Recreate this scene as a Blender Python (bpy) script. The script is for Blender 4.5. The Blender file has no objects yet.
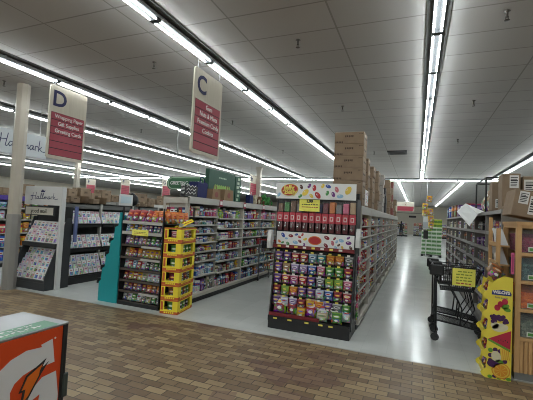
import bpy, bmesh, math, random
EXPOSURE = 1.0; TUBE = 20
from mathutils import Matrix, Vector
rnd = random.Random(7)
C = bpy.context.scene.collection
PI = math.pi
ORD = ['first','second','third','fourth','fifth','sixth','seventh','eighth','ninth','tenth','eleventh','twelfth',
       'thirteenth','fourteenth','fifteenth','sixteenth','seventeenth','eighteenth','nineteenth','twentieth',
       'twenty-first','twenty-second','twenty-third','twenty-fourth','twenty-fifth','twenty-sixth','twenty-seventh',
       'twenty-eighth','twenty-ninth','thirtieth']

# ------------------------------------------------------------------ materials
_m = {}
def mat(name, col, rough=.6, metal=0., spec=.4, trans=0., alpha=1., emit=None, es=1., coat=0.):
    if name in _m: return _m[name]
    m = bpy.data.materials.new(name); m.use_nodes = True
    b = m.node_tree.nodes['Principled BSDF']
    b.inputs['Base Color'].default_value = (*col, 1)
    b.inputs['Roughness'].default_value = rough
    b.inputs['Metallic'].default_value = metal
    b.inputs['Specular IOR Level'].default_value = spec
    b.inputs['Transmission Weight'].default_value = trans
    b.inputs['Alpha'].default_value = alpha
    b.inputs['Coat Weight'].default_value = coat
    if emit:
        b.inputs['Emission Color'].default_value = (*emit, 1)
        b.inputs['Emission Strength'].default_value = es
    _m[name] = m
    return m

class N:
    """small node-tree writer"""
    def __init__(s, m):
        s.t = m.node_tree; s.n = s.t.nodes; s.l = s.t.links; s.b = s.n['Principled BSDF']
    def new(s, typ, **kw):
        o = s.n.new(typ)
        for k, v in kw.items(): setattr(o, k, v)
        return o
    def put(s, sock, v):
        if isinstance(v, bpy.types.NodeSocket): s.l.new(v, sock)
        else: sock.default_value = v
    def math(s, op, a, b=0., clamp=False):
        o = s.new('ShaderNodeMath', operation=op, use_clamp=clamp)
        s.put(o.inputs[0], a); s.put(o.inputs[1], b); return o.outputs[0]
    def mix(s, f, a, b):
        o = s.new('ShaderNodeMix', data_type='RGBA')
        s.put(o.inputs[0], f); s.put(o.inputs[6], a if isinstance(a, bpy.types.NodeSocket) else (*a, 1))
        s.put(o.inputs[7], b if isinstance(b, bpy.types.NodeSocket) else (*b, 1)); return o.outputs[2]
    def coord(s, which='Object'):
        return s.new('ShaderNodeTexCoord').outputs[which]
    def noise(s, vec, scale, detail=3., rough=.5):
        o = s.new('ShaderNodeTexNoise'); s.put(o.inputs['Vector'], vec)
        o.inputs['Scale'].default_value = scale; o.inputs['Detail'].default_value = detail; o.inputs['Roughness'].default_value = rough
        return o.outputs[0]
    def base(s, sock): s.l.new(sock, s.b.inputs['Base Color'])

PAL = dict(chipred=(.36,.025,.02), chiporange=(.60,.15,.015), purple=(.10,.03,.15), red=(.42,.02,.025), pink=(.55,.10,.20), orange=(.62,.17,.02), yellow=(.72,.48,.03),
           green=(.05,.22,.05), lime=(.28,.45,.05), teal=(.02,.22,.24), blue=(.03,.10,.42), navy=(.02,.03,.12), white=(.76,.76,.74),
           brown=(.16,.08,.04), black=(.018,.018,.02), grey=(.18,.18,.18), maroon=(.16,.012,.03), cream=(.62,.55,.40),
           lilac=(.35,.25,.50), tan=(.42,.28,.15), sky=(.25,.42,.60))
ACC = dict(chipred=('red','orange'), chiporange=('orange','chipred'), purple=('lilac','yellow'), red=('white','yellow'), pink=('white','maroon'), orange=('yellow','red'), yellow=('red','blue'),
           green=('lime','white'), lime=('green','yellow'), teal=('white','yellow'), blue=('white','red'), navy=('sky','white'), white=('blue','red'),
           brown=('orange','cream'), black=('grey','white'), grey=('white','black'), maroon=('red','yellow'), cream=('brown','green'),
           lilac=('white','purple'), tan=('brown','white'), sky=('white','navy'))
def print_mat(word, style):
    """printed packaging: band, oval emblem and a patch of coloured pieces, in the object's own box coordinates"""
    key = f'{word} {style} print'
    if key in _m: return _m[key]
    base = PAL[word] if style != 'card' else tuple(.52*.74 + .45*q for q in PAL[word]); a, b_ = (PAL[k] for k in ACC[word])
    if style == 'bag': base = tuple(.72*q for q in base)
    m = mat(key, base, .35 if style in ('bag','card') else .5, spec=.45)
    n = N(m); g = n.coord('Generated'); sp = n.new('ShaderNodeSeparateXYZ'); n.l.new(g, sp.inputs[0])
    x, z = sp.outputs[0], sp.outputs[2]
    info = n.new('ShaderNodeObjectInfo').outputs['Random']
    off = n.new('ShaderNodeCombineXYZ'); n.put(off.inputs[0], n.math('MULTIPLY', info, 37.)); n.put(off.inputs[2], n.math('MULTIPLY', info, 11.))
    add = n.new('ShaderNodeVectorMath', operation='ADD'); n.l.new(g, add.inputs[0]); n.l.new(off.outputs[0], add.inputs[1])
    vor = n.new('ShaderNodeTexVoronoi'); n.l.new(add.outputs[0], vor.inputs['Vector']); vor.inputs['Scale'].default_value = 5. if style != 'card' else 3.5
    gm = n.new('ShaderNodeGamma'); n.l.new(vor.outputs['Color'], gm.inputs[0]); gm.inputs[1].default_value = 2.6 if style != 'card' else 1.3; vcol = gm.outputs[0]
    def oval(cx, cz, rx, rz):
        dx = n.math('DIVIDE', n.math('SUBTRACT', x, cx), rx); dz = n.math('DIVIDE', n.math('SUBTRACT', z, cz), rz)
        return n.math('LESS_THAN', n.math('ADD', n.math('MULTIPLY', dx, dx), n.math('MULTIPLY', dz, dz)), 1.)
    def band(s, lo, hi): return n.math('MULTIPLY', n.math('GREATER_THAN', s, lo), n.math('LESS_THAN', s, hi))
    if style == 'card':
        pict = n.math('MULTIPLY', band(x, .15, .85), band(z, .14, .60))
        c = n.mix(pict, base, n.mix(.5, vcol, a))
        c = n.mix(n.math('MULTIPLY', band(x, .25, .75), band(z, .72, .80)), c, b_)
    elif style == 'bag':
        c = n.mix(n.math('LESS_THAN', z, .42), base, n.mix(.5, vcol, base))
        c = n.mix(n.math('GREATER_THAN', z, .88), c, n.mix(.5, a, base))
        c = n.mix(oval(.5, .64, .36, .13), c, n.mix(.35, a, base)); c = n.mix(oval(.5, .64, .24, .06), c, b_)
        c = n.mix(oval(.5, .27, .16, .09), c, PAL['white'])
    else:
        c = n.mix(band(z, .55, .80), base, a)
        c = n.mix(n.math('MULTIPLY', band(x, .2, .8), band(z, .62, .73)), c, b_)
        c = n.mix(n.math('MULTIPLY', band(x, .12, .88), band(z, .10, .48)), c, n.mix(.45, vcol, base))
    n.base(c)
    return m

# ------------------------------------------------------------------ mesh collector
def rot_to(p0, p1):
    d = (Vector(p1) - Vector(p0)); return d.to_track_quat('Z', 'Y').to_matrix(), d.length
class MB:
    def __init__(s): s.v = []; s.f = []; s.mi = []; s.sm = []
    def add(s, vs, fs, m=0, smooth=False):
        o = len(s.v); s.v += [tuple(p) for p in vs]
        for f in fs: s.f.append([i + o for i in f]); s.mi.append(m); s.sm.append(smooth)
        return s
    def box(s, x0, x1, y0, y1, z0, z1, m=0):
        vs = [(x, y, z) for z in (z0, z1) for y in (y0, y1) for x in (x0, x1)]
        return s.add(vs, [(0,2,3,1), (4,5,7,6), (0,1,5,4), (2,6,7,3), (0,4,6,2), (1,3,7,5)], m)
    def cbox(s, x0, x1, y0, y1, z0, z1, c=.004, m=0):
        """box with its edges eased"""
        bm = bmesh.new(); bmesh.ops.create_cube(bm, size=1)
        for v in bm.verts:
            v.co = Vector((x0 + (v.co.x + .5) * (x1 - x0), y0 + (v.co.y + .5) * (y1 - y0), z0 + (v.co.z + .5) * (z1 - z0)))
        bmesh.ops.bevel(bm, geom=bm.edges[:], offset=c, segments=1, affect='EDGES')
        bm.verts.index_update()
        s.add([v.co[:] for v in bm.verts], [[v.index for v in f.verts] for f in bm.faces], m); bm.free(); return s
    def prism(s, poly, axis, a0, a1, m=0):
        """poly: 2-D outline; axis 'x': (y,z), 'y': (x,z), 'z': (x,y); extruded from a0 to a1"""
        k = len(poly)
        def P(p, a): return {'x': (a, p[0], p[1]), 'y': (p[0], a, p[1]), 'z': (p[0], p[1], a)}[axis]
        vs = [P(p, a0) for p in poly] + [P(p, a1) for p in poly]
        fs = [list(range(k)), list(range(2 * k - 1, k - 1, -1))] + [(i, i + k, (i + 1) % k + k, (i + 1) % k) for i in range(k)]
        return s.add(vs, fs, m)
    def tube(s, p0, p1, r, n=8, m=0, r1=None, caps=True):
        M, L = rot_to(p0, p1); r1 = r if r1 is None else r1; vs = []
        for z, rr in ((0, r), (L, r1)):
            for i in range(n):
                a = 2 * PI * i / n; vs.append(tuple(Vector(p0) + M @ Vector((rr * math.cos(a), rr * math.sin(a), z))))
        fs = [(i, (i + 1) % n, (i + 1) % n + n, i + n) for i in range(n)]
        s.add(vs, fs, m, n > 6)
        if caps: s.add(vs, [list(range(n - 1, -1, -1)), list(range(n, 2 * n))], m)
        return s
    def path(s, pts, r, n=6, m=0):
        for a, b in zip(pts, pts[1:]): s.tube(a, b, r, n, m)
        return s
    def lathe(s, prof, cx=0, cy=0, n=16, m=0, z0=0):
        vs = []; fs = []
        for r, z in prof:
            for i in range(n):
                a = 2 * PI * i / n; vs.append((cx + r * math.cos(a), cy + r * math.sin(a), z0 + z))
        for j in range(len(prof) - 1):
            for i in range(n):
                fs.append((j*n + i, j*n + (i+1) % n, (j+1)*n + (i+1) % n, (j+1)*n + i))
        s.add(vs, fs, m, True)
        s.add(vs[:n], [list(range(n-1, -1, -1))], m); s.add(vs[-n:], [list(range(n))], m); return s
    def blob(s, c, r, m=0, n=10, k=6):
        prof = []; vs = []; fs = []
        for j in range(k + 1):
            t = PI * j / k
            for i in range(n):
                a = 2 * PI * i / n
                vs.append((c[0] + r[0]*math.sin(t)*math.cos(a), c[1] + r[1]*math.sin(t)*math.sin(a), c[2] - r[2]*math.cos(t)))
        for j in range(k):
            for i in range(n): fs.append((j*n+i, j*n+(i+1) % n, (j+1)*n+(i+1) % n, (j+1)*n+i))
        return s.add(vs, fs, m, True)
    def disc(s, c, rx, rz, axis='y', th=.002, m=0, n=14, ang=0., sgn=-1):
        """thin raised oval lying on a plane; axis = the plane's normal"""
        p = []
        for i in range(n):
            a = 2*PI*i/n; u, w = rx*math.cos(a), rz*math.sin(a)
            p.append((u*math.cos(ang) - w*math.sin(ang), u*math.sin(ang) + w*math.cos(ang)))
        if axis == 'y': return s.prism([(c[0]+u, c[2]+w) for u, w in p], 'y', c[1], c[1] + sgn*th, m)
        if axis == 'x': return s.prism([(c[1]+u, c[2]+w) for u, w in p], 'x', c[0], c[0] + sgn*th, m)
        return s.prism([(c[0]+u, c[1]+w) for u, w in p], 'z', c[2], c[2] + sgn*th, m)
    def mesh(s, name, mats):
        me = bpy.data.meshes.new(name); me.from_pydata(s.v, [], s.f)
        for m in (mats if isinstance(mats, (list, tuple)) else [mats]): me.materials.append(m)
        me.polygons.foreach_set('material_index', s.mi); me.polygons.foreach_set('use_smooth', s.sm)
        bm = bmesh.new(); bm.from_mesh(me); bmesh.ops.remove_doubles(bm, verts=bm.verts, dist=1e-6)
        bmesh.ops.recalc_face_normals(bm, faces=bm.faces); bm.to_mesh(me); bm.free(); me.update(); return me
    def build(s, name, mats, parent=None, world=True):
        """world=True: vertices are in the frame the thing stands in; shifted to sit under its parent"""
        o = bpy.data.objects.new(name, s.mesh(name, mats)); C.objects.link(o)
        if parent is not None:
            o.parent = parent
            if world:
                p = parent; off = Vector((0, 0, 0))
                while p is not None: off += p.location; p = p.parent
                o.location = -off
        return o

def tag(o, label=None, cat=None, group=None, kind=None):
    if label: o['label'] = label
    if cat: o['category'] = cat
    if group: o['group'] = group
    if kind: o['kind'] = kind
    return o
def thing(name, label, cat, loc=(0,0,0), rz=0., group=None):
    o = bpy.data.objects.new(name, None); C.objects.link(o); o.location = loc; o.rotation_euler = (0, 0, rz); o.empty_display_size = .1
    return tag(o, label, cat, group)
def put(name, mesh, loc, rz, label, cat, group=None, rot=None):
    o = bpy.data.objects.new(name, mesh); C.objects.link(o); o.location = loc
    o.rotation_euler = rot if rot else (0, 0, rz)
    return tag(o, label, cat, group)
def struct(mb, name, m):
    return tag(mb.build(name, m), kind='structure')
def letters(body, size, m, parent, loc, rot, name='lettering', align='CENTER', shear=0., ext=.0015, space=1., bold=0., sx=1.):
    cu = bpy.data.curves.new('t', 'FONT'); cu.body = body; cu.size = size; cu.align_x = align; cu.align_y = 'CENTER'
    cu.shear = shear; cu.extrude = ext; cu.space_character = space; cu.offset = bold; cu.resolution_u = 3
    t = bpy.data.objects.new('t', cu); C.objects.link(t); bpy.context.view_layer.update()
    me = bpy.data.meshes.new_from_object(t.evaluated_get(bpy.context.evaluated_depsgraph_get()))
    bpy.data.objects.remove(t); bpy.data.curves.remove(cu)
    me.materials.clear(); me.materials.append(m)
    o = bpy.data.objects.new(name, me); C.objects.link(o); o.parent = parent
    p = parent; off = Vector((0, 0, 0))
    while p is not None: off += p.location; p = p.parent
    o.location = Vector(loc) - off; o.rotation_euler = rot; o.scale = (sx, 1, 1)
    return o
FRONT = (PI/2, 0, 0)          # lettering facing -Y
EAST = (PI/2, 0, PI/2)        # lettering facing +X

# ------------------------------------------------------------------ package meshes (base centre at origin, face to -Y)
_pk = {}
def pk_box(w, d, h, word):
    k = ('box', w, d, h, word)
    if k not in _pk: _pk[k] = MB().cbox(-w/2, w/2, -d/2, d/2, 0, h, min(.004, d/6)).mesh('printed_box', print_mat(word, 'box'))
    return _pk[k]
def pk_bag(w, d, h, word):
    k = ('bag', w, d, h, word)
    if k in _pk: return _pk[k]
    mb = MB(); nx, nz = 7, 9; idx = {}; vs = []; fs = []
    for s in (-1, 1):
        for j in range(nz + 1):
            for i in range(nx + 1):
                u, v = i/nx, j/nz
                t = (1 - abs(2*u - 1)**2.5) * max(0., math.sin(PI*min(1, v/.9)))**.55 if v < .9 else 0.
                t = t * d/2 + .0008
                ww = w * (1 - .06*math.sin(PI*v))
                idx[s, i, j] = len(vs); vs.append(((u - .5)*ww, s*t + (.002*math.sin(u*40) if v >= .9 else 0), v*h))
    for s in (-1, 1):
        for j in range(nz):
            for i in range(nx):
                q = [idx[s,i,j], idx[s,i+1,j], idx[s,i+1,j+1], idx[s,i,j+1]]; fs.append(q if s < 0 else q[::-1])
    for i in range(nx):
        fs.append([idx[-1,i,0], idx[1,i,0], idx[1,i+1,0], idx[-1,i+1,0]]); fs.append([idx[-1,i,nz], idx[-1,i+1,nz], idx[1,i+1,nz], idx[1,i,nz]])
    for j in range(nz):
        fs.append([idx[-1,0,j], idx[-1,0,j+1], idx[1,0,j+1], idx[1,0,j]]); fs.append([idx[-1,nx,j], idx[1,nx,j], idx[1,nx,j+1], idx[-1,nx,j+1]])
    mb.add(vs, fs, 0, True); _pk[k] = mb.mesh('printed_bag', print_mat(word, 'bag')); return _pk[k]
def pk_bottle(r, h, word):
    k = ('bottle', r, h, word)
    if k not in _pk:
        mb = MB().lathe([(r*.9, 0), (r, h*.03), (r, h*.62), (r*.8, h*.74), (r*.38, h*.84), (r*.36, h*.88)], n=12)
        mb.lathe([(r*.45, h*.88), (r*.45, h), (r*.4, h*1.005)], n=12, m=1)
        _pk[k] = mb.mesh('bottle', [print_mat(word, 'box'), mat('white cap plastic', (.6,.6,.58), .4)])
    return _pk[k]
def pk_book(w, d, h, word):
    k = ('book', w, d, h, word)
    if k not in _pk:
        mb = MB().box(-w/2, w/2, -d/2, -d/2+.003, 0, h).box(-w/2, w/2, d/2-.003, d/2, 0, h).box(-w/2, -w/2+.003, -d/2, d/2, 0, h)
        mb.box(-w/2+.003, w/2-.004, -d/2+.003, d/2-.003, .003, h-.004, 1)
        _pk[k] = mb.mesh('book', [print_mat(word, 'box'), mat('page paper', (.66,.63,.55), .8)])
    return _pk[k]
def pk_card(w, h, word):
    """folded greeting card leaning back, with the envelope behind it"""
    k = ('card', w, h, word)
    if k not in _pk:
        t = .30; hy, hz = math.sin(t)*h, math.cos(t)*h
        mb = MB()
        for dy, m, ss in ((0, 0, 1.), (.006, 0, 1.), (.013, 1, .97)):
            a = w/2*ss
            mb.add([(-a, dy, 0), (a, dy, 0), (a, dy+hy*ss, hz*ss), (-a, dy+hy*ss, hz*ss), (-a, dy+.0025, 0), (a, dy+.0025, 0), (a, dy+hy*ss+.0025, hz*ss), (-a, dy+hy*ss+.0025, hz*ss)],
                   [(0,1,2,3), (7,6,5,4), (0,4,5,1), (1,5,6,2), (2,6,7,3), (3,7,4,0)], m)
        _pk[k] = mb.mesh('greeting_card', [print_mat(word, 'card'), mat('envelope paper', (.74,.73,.70), .8)])
    return _pk[k]
def kraft():
    if 'kraft cardboard' in _m: return _m['kraft cardboard']
    m = mat('kraft cardboard', (.30,.19,.11), .8, spec=.2); n = N(m)
    c = n.noise(n.coord('Object'), 9., 4.)
    n.base(n.mix(c, (.185,.13,.088), (.27,.195,.13))); return m
def carton_mesh(w, d, h, marks=True, tape=True, m0=None):
    k = ('carton', w, d, h, marks, tape, m0 and m0.name)
    if k in _pk: return _pk[k]
    mb = MB().cbox(-w/2, w/2, -d/2, d/2, 0, h, .004)
    if tape:
        mb.box(-w/2-.001, w/2+.001, -.024, .024, h-.0005, h+.001, 1); mb.box(w/2-.0005, w/2+.0012, -.024, .024, h-.07, h, 1); mb.box(-w/2-.0012, -w/2+.0005, -.024, .024, h-.07, h, 1)
    if marks:
        for x0, x1, z0, z1 in ((-.14, .16, .55, .72), (-.47, -.2, .06, .22), (.34, .46, .80, .88)):
            for q in range(5):
                a = x0 + (x1-x0)*q/5; mb.box(w*a, w*(a + (x1-x0)/5*.72), -d/2-.0008, -d/2+.001, h*(z0 + (.03 if q % 2 else 0)), h*z1, 2)
        for q in range(4): mb.box(w/2-.001, w/2+.0008, d*(-.3+.16*q), d*(-.3+.16*q+.11), h*.5, h*.64, 2)
    _pk[k] = mb.mesh('carton', [m0 or kraft(), mat('packing tape', (.42,.33,.22), .25), mat('carton ink', (.07,.045,.03), .8)]); return _pk[k]
# ------------------------------------------------------------------ camera, view, world
cam = bpy.data.cameras.new('camera'); cam.sensor_width = 36; cam.lens = 368.226/533*36; cam.clip_end = 200
co = bpy.data.objects.new('camera', cam); C.objects.link(co)
R = Matrix(((0.92459858, -0.02990893, 0.37976694), (0.3777052, -0.05772239, -0.92412494), (0.04956065, 0.99788455, -0.04207328)))
co.matrix_world = Matrix.Translation((0, 0, 1.63)) @ R.to_4x4()
sc = bpy.context.scene; sc.camera = co
sc.view_settings.view_transform = 'Standard'; sc.view_settings.look = 'None'; sc.view_settings.gamma = 1; sc.view_settings.use_curve_mapping = False
sc.view_settings.exposure = EXPOSURE; sc.cycles.filter_width = 1.0
w = bpy.data.worlds.new('world'); sc.world = w; w.use_nodes = True
w.node_tree.nodes['Background'].inputs[0].default_value = (.5, .55, .6, 1); w.node_tree.nodes['Background'].inputs[1].default_value = .05

# ------------------------------------------------------------------ setting
def brick_floor():
    m = mat('brick paver', (.2,.14,.1), .42, spec=.4); n = N(m)
    v = n.coord('Object')
    br = n.new('ShaderNodeTexBrick'); n.l.new(v, br.inputs['Vector'])
    br.inputs['Scale'].default_value = 1; br.inputs['Brick Width'].default_value = .205; br.inputs['Row Height'].default_value = .095
    br.inputs['Mortar Size'].default_value = .0055; br.inputs['Mortar Smooth'].default_value = .2; br.inputs['Bias'].default_value = -.1
    br.inputs['Color1'].default_value = (.155,.095,.055,1); br.inputs['Color2'].default_value = (.42,.31,.165,1); br.inputs['Mortar'].default_value = (.045,.034,.027,1)
    c = n.mix(n.math('MULTIPLY', n.noise(v, .55, 2.), .5), br.outputs[0], (.185,.12,.07))
    c = n.mix(n.math('MULTIPLY', n.noise(v, 14., 4.), .2), c, (.21,.15,.095)); n.base(c)
    vo = n.new('ShaderNodeTexVoronoi'); n.l.new(v, vo.inputs['Vector']); vo.inputs['Scale'].default_value = 2.2
    sv_ = n.new('ShaderNodeSeparateColor'); n.l.new(vo.outputs['Color'], sv_.inputs[0])
    c = n.mix(n.math('MULTIPLY', n.math('GREATER_THAN', sv_.outputs[0], .90), .45), c, (.13,.065,.06)); n.base(c)
    r = n.math('ADD', .34, n.math('MULTIPLY', n.noise(v, 5., 3.), .25)); n.l.new(r, n.b.inputs['Roughness'])
    bp = n.new('ShaderNodeBump'); bp.inputs['Strength'].default_value = .35; bp.inputs['Distance'].default_value = .004
    n.l.new(n.math('SUBTRACT', 1., br.outputs[1]), bp.inputs['Height']); n.l.new(bp.outputs[0], n.b.inputs['Normal']); return m
def vinyl_floor():
    m = mat('polished vinyl tile', (.72,.74,.72), .14, spec=.55); n = N(m); v = n.coord('Object')
    br = n.new('ShaderNodeTexBrick', offset=0.); n.l.new(v, br.inputs['Vector']); br.inputs['Scale'].default_value = 1
    br.inputs['Brick Width'].default_value = .305; br.inputs['Row Height'].default_value = .305; br.inputs['Mortar Size'].default_value = .0012
    br.inputs['Color1'].default_value = (.61,.625,.60,1); br.inputs['Color2'].default_value = (.67,.685,.66,1); br.inputs['Mortar'].default_value = (.50,.51,.495,1)
    c = n.mix(n.math('MULTIPLY', n.noise(v, 3., 5.), .35), br.outputs[0], (.56,.575,.555)); n.base(c)
    n.l.new(n.math('ADD', .10, n.math('MULTIPLY', n.noise(v, 1.7, 4.), .16)), n.b.inputs['Roughness'])
    bp = n.new('ShaderNodeBump'); bp.inputs['Strength'].default_value = .05; bp.inputs['Distance'].default_value = .02
    n.l.new(n.noise(v, 2.6, 2.), bp.inputs['Height']); n.l.new(bp.outputs[0], n.b.inputs['Normal']); return m
def ceiling_tile():
    m = mat('ceiling tile', (.5,.48,.46), .9, spec=.1); n = N(m)
    mp = n.new('ShaderNodeMapping'); n.l.new(n.coord('Object'), mp.inputs[0]); mp.inputs['Location'].default_value = (.966, -4.30, 0)
    br = n.new('ShaderNodeTexBrick', offset=0.); n.l.new(mp.outputs[0], br.inputs['Vector']); br.inputs['Scale'].default_value = 1
    br.inputs['Brick Width'].default_value = 1.1675; br.inputs['Row Height'].default_value = .584; br.inputs['Mortar Size'].default_value = .011; br.inputs['Mortar Smooth'].default_value = .1
    br.inputs['Color1'].default_value = (.415,.40,.385,1); br.inputs['Color2'].default_value = (.45,.435,.42,1); br.inputs['Mortar'].default_value = (.26,.25,.235,1)
    c = n.mix(n.math('MULTIPLY', n.noise(n.coord('Object'), 60., 2.), .25), br.outputs[0], (.48,.455,.43)); n.base(c); return m
wallp = mat('cream wall paint', (.78,.72,.61), .7)
struct(MB().box(-34, 14, -9, 4.76, -.1, 0), 'floor', brick_floor())
struct(MB().box(-34, 14, 4.76, 56, -.1, 0), 'floor', vinyl_floor())
struct(MB().box(-34, 14, -9, 56, 3.93, 4.03), 'ceiling', ceiling_tile())
struct(MB().box(-34, 14, 56, 56.1, 0, 3.93), 'wall_back', wallp)
struct(MB().box(-34.1, -34, -9, 56, 0, 3.93), 'wall_left', wallp)
struct(MB().box(14, 14.1, -9, 56, 0, 3.93), 'wall_right', wallp)
struct(MB().box(-34, 14, -9.1, -9, 0, 3.93), 'wall_front', wallp)
struct(MB().box(-34, 14, 4.745, 4.775, 0, .0015), 'trim_1', mat('floor edge strip', (.36,.35,.32), .35, .3))
struct(MB().box(-1.09, -.15, 55.9, 56, 2.35, 2.62).box(-3.2, 1.4, 55.95, 56, 2.95, 3.0), 'trim_2', mat('dark fascia', (.06,.045,.045), .6))

beige = mat('column paint', (.40,.36,.30), .5)
grey_wrap = mat('column corner guard', (.26,.25,.235), .4, .2)
PX, PY = -7.13, 4.70
p = MB().lathe([(.115, 0), (.115, 3.93)], PX, PY, 8)
p.lathe([(.122, 0), (.122, 1.40), (.118, 1.42)], PX, PY, 8, 1)
struct(p, 'pillar', [beige, grey_wrap]).location = (0, 0, 0)
for o in [C.objects['pillar']]:
    for f in o.data.polygons: f.use_smooth = False
for x, y in ((-15.58, 13.2), (-7.1, 16.2)):
    struct(MB().box(x-.1, x+.1, y-.1, y+.1, 0, 3.93).box(x-.13, x+.13, y-.13, y+.13, 3.8, 3.93), 'pillar', beige)

# ------------------------------------------------------------------ ceiling lights
tube_m = mat('lit fluorescent tube', (1,1,1), .5, emit=(.90,.985,1.), es=TUBE)
house_m = mat('white fixture enamel', (.05,.052,.055), .5)
chan_m = mat('dark ceiling channel', (.13,.13,.125), .8, spec=.1)
hm = MB().prism([(-.034, .08), (.034, .08), (.056, .032), (.056, .026), (-.056, .026), (-.056, .032)], 'y', -.6, .6)
hm.box(-.058, .058, -.6, .6, .022, .026, 1)
hm.box(-.056, .056, -.6, -.565, -.013, .022, 1).box(-.056, .056, .565, .6, -.013, .022, 1)
hm.box(-.01, .01, -.3, -.28, .08, .115).box(-.01, .01, .28, .3, .08, .115)
hme = hm.mesh('housing', [mat('fixture housing grey', (.34,.35,.355), .5), mat('fixture underside', (.05,.052,.055), .8, spec=.05)])
tme = MB().tube((0, -.556, 0), (0, .556, 0), .0108, 7, caps=False).mesh('tube', tube_m)
def light(x, y, rz, label, group):
    t = thing('ceiling_light', label, 'ceiling light', (x, y, 3.815), rz, group)
    o = bpy.data.objects.new('housing', hme); C.objects.link(o); o.parent = t
    for s in (-1, 1):
        o = bpy.data.objects.new('tube', tme); C.objects.link(o); o.parent = t; o.location = (s*.041, 0, 0)
rows = [(.15, -7, 13, 'row above the pallet aisle', 1), (-2.87, -7, 13, 'row over the C sign', 1), (-6.0, -7, 13, 'row over the D sign', 1),
        (-9.0, -7, 13, 'row just behind the D sign', 1), (-12.05, -4, 13, 'second row behind the D sign', 1), (-15.2, 3, 13, 'third row behind the D sign', 1),
        (-18.6, 5, 13, 'fourth row behind the D sign', 1), (-22., 7, 13, 'fifth row behind the D sign', 0), (3.27, -7, 13, 'row over the grey shelving', 1)]
nt = 3
for x, k0, k1, where, ch in rows:
    for k in range(k0, k1):
        light(x, 4.53 + 1.2*k + .6, 0, f'ceiling light, {ORD[k-k0]} from the front in the {where}', 'lights in the ' + where)
    ya, yb = 4.53 + 1.2*k0, 4.53 + 1.2*k1
    struct(MB().box(x-.118, x+.118, ya, yb, 3.918, 3.931).box(x-.118, x-.112, ya, yb, 3.908, 3.92).box(x+.112, x+.118, ya, yb, 3.908, 3.92), f'trim_{nt}', chan_m); nt += 1
for k in range(28):
    light(-24 + 1.2*k, 20.45, PI/2, f'ceiling light, {ORD[k]} from the left in the row crossing the store', 'lights in the crossing row')
struct(MB().box(-24.6, 9.2, 20.3, 20.6, 3.915, 3.931), f'trim_{nt}', chan_m); nt += 1
for x, n_, where in ((-1.0, 26, 'far row over the red aisle sign'), (2.1, 24, 'far row beyond the pallet'),
                     (-4.1, 16, 'far row behind the carton stacks'), (-10.3, 10, 'far row behind the green carton'), (-13.4, 12, 'first far row left of the green carton'), (-16.5, 12, 'second far row left of the green carton'), (-19.6, 12, 'third far row left of the green carton'), (-22.7, 12, 'fourth far row left of the green carton')):
    for k in range(n_):
        light(x, 21.6 + 1.25*k, 0, f'ceiling light, {ORD[k]} from the front in the {where}', 'lights in the ' + where)

for y in (-5.2, -6.6, -8.0):  # unseen fixtures added behind the camera as fill for faces turned towards it
    for k in range(12): light(-11 + 1.5*k, y, PI/2, f'added fill light behind the camera, {ORD[k]} from the left', 'added fill lights')

# sprinklers and the air vent
spr = MB().lathe([(.03, .115), (.034, .108), (.012, .1), (.012, .06), (.016, .05), (.006, .04)], n=10)
spr.tube((-.014, 0, .055), (-.012, 0, .018), .003, 5).tube((.014, 0, .055), (.012, 0, .018), .003, 5).lathe([(.006, .02), (.028, .014), (.028, .010), (.006, .006)], n=10)
spr = spr.mesh('sprinkler', mat('sprinkler brass', (.12,.11,.10), .35, .8))
for x, y, d in ((-1.5, 4.46, 'above the yellow-signed candy endcap, nearest one'), (.82, 4.47, 'top right, close to the aisle light row'), (-3.86, 4.52, 'between the C and D signs'), (-7.31, 4.44, 'close above the cream column'),
                (.9, 7.6, 'right of the light row, second back'), (-1.47, 7.4, 'left of the carton tower top'), (-1.39, 12.6, 'beside the ceiling vent'), (-4.3, 8.0, 'behind the C sign'), (.95, 11., 'third back on the right of the aisle lights'),
                (-7.4, 8.3, 'behind the D sign'), (-4.4, 12., 'over the wall of books'), (-10.6, 9., 'far left beyond the card signs')):
    put('sprinkler', spr, (x, y, 3.815), 0, f'small dark sprinkler head on the ceiling, {d}', 'sprinkler', 'ceiling sprinklers')
t = thing('ceiling_vent', 'grey louvred air vent in the ceiling near the carton tower', 'vent', (-.67, 12.75, 3.9))
MB().box(-.97, -.37, 12.45, 12.5, 3.895, 3.93).box(-.97, -.37, 13.0, 13.05, 3.895, 3.93).box(-.97, -.92, 12.45, 13.05, 3.895, 3.93).box(-.42, -.37, 12.45, 13.05, 3.895, 3.93).build('frame', house_m, t)
v = MB().box(-.92, -.42, 12.5, 13., 3.92, 3.929, 1)
for k in range(7): v.prism([(12.52+.068*k, 3.90), (12.57+.068*k, 3.92), (12.575+.068*k, 3.917), (12.525+.068*k, 3.897)], 'x', -.92, -.42)
v.build('louvres', [mat('vent grey', (.2,.2,.2), .5), mat('vent dark', (.03,.03,.03), .8)], t)

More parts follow.
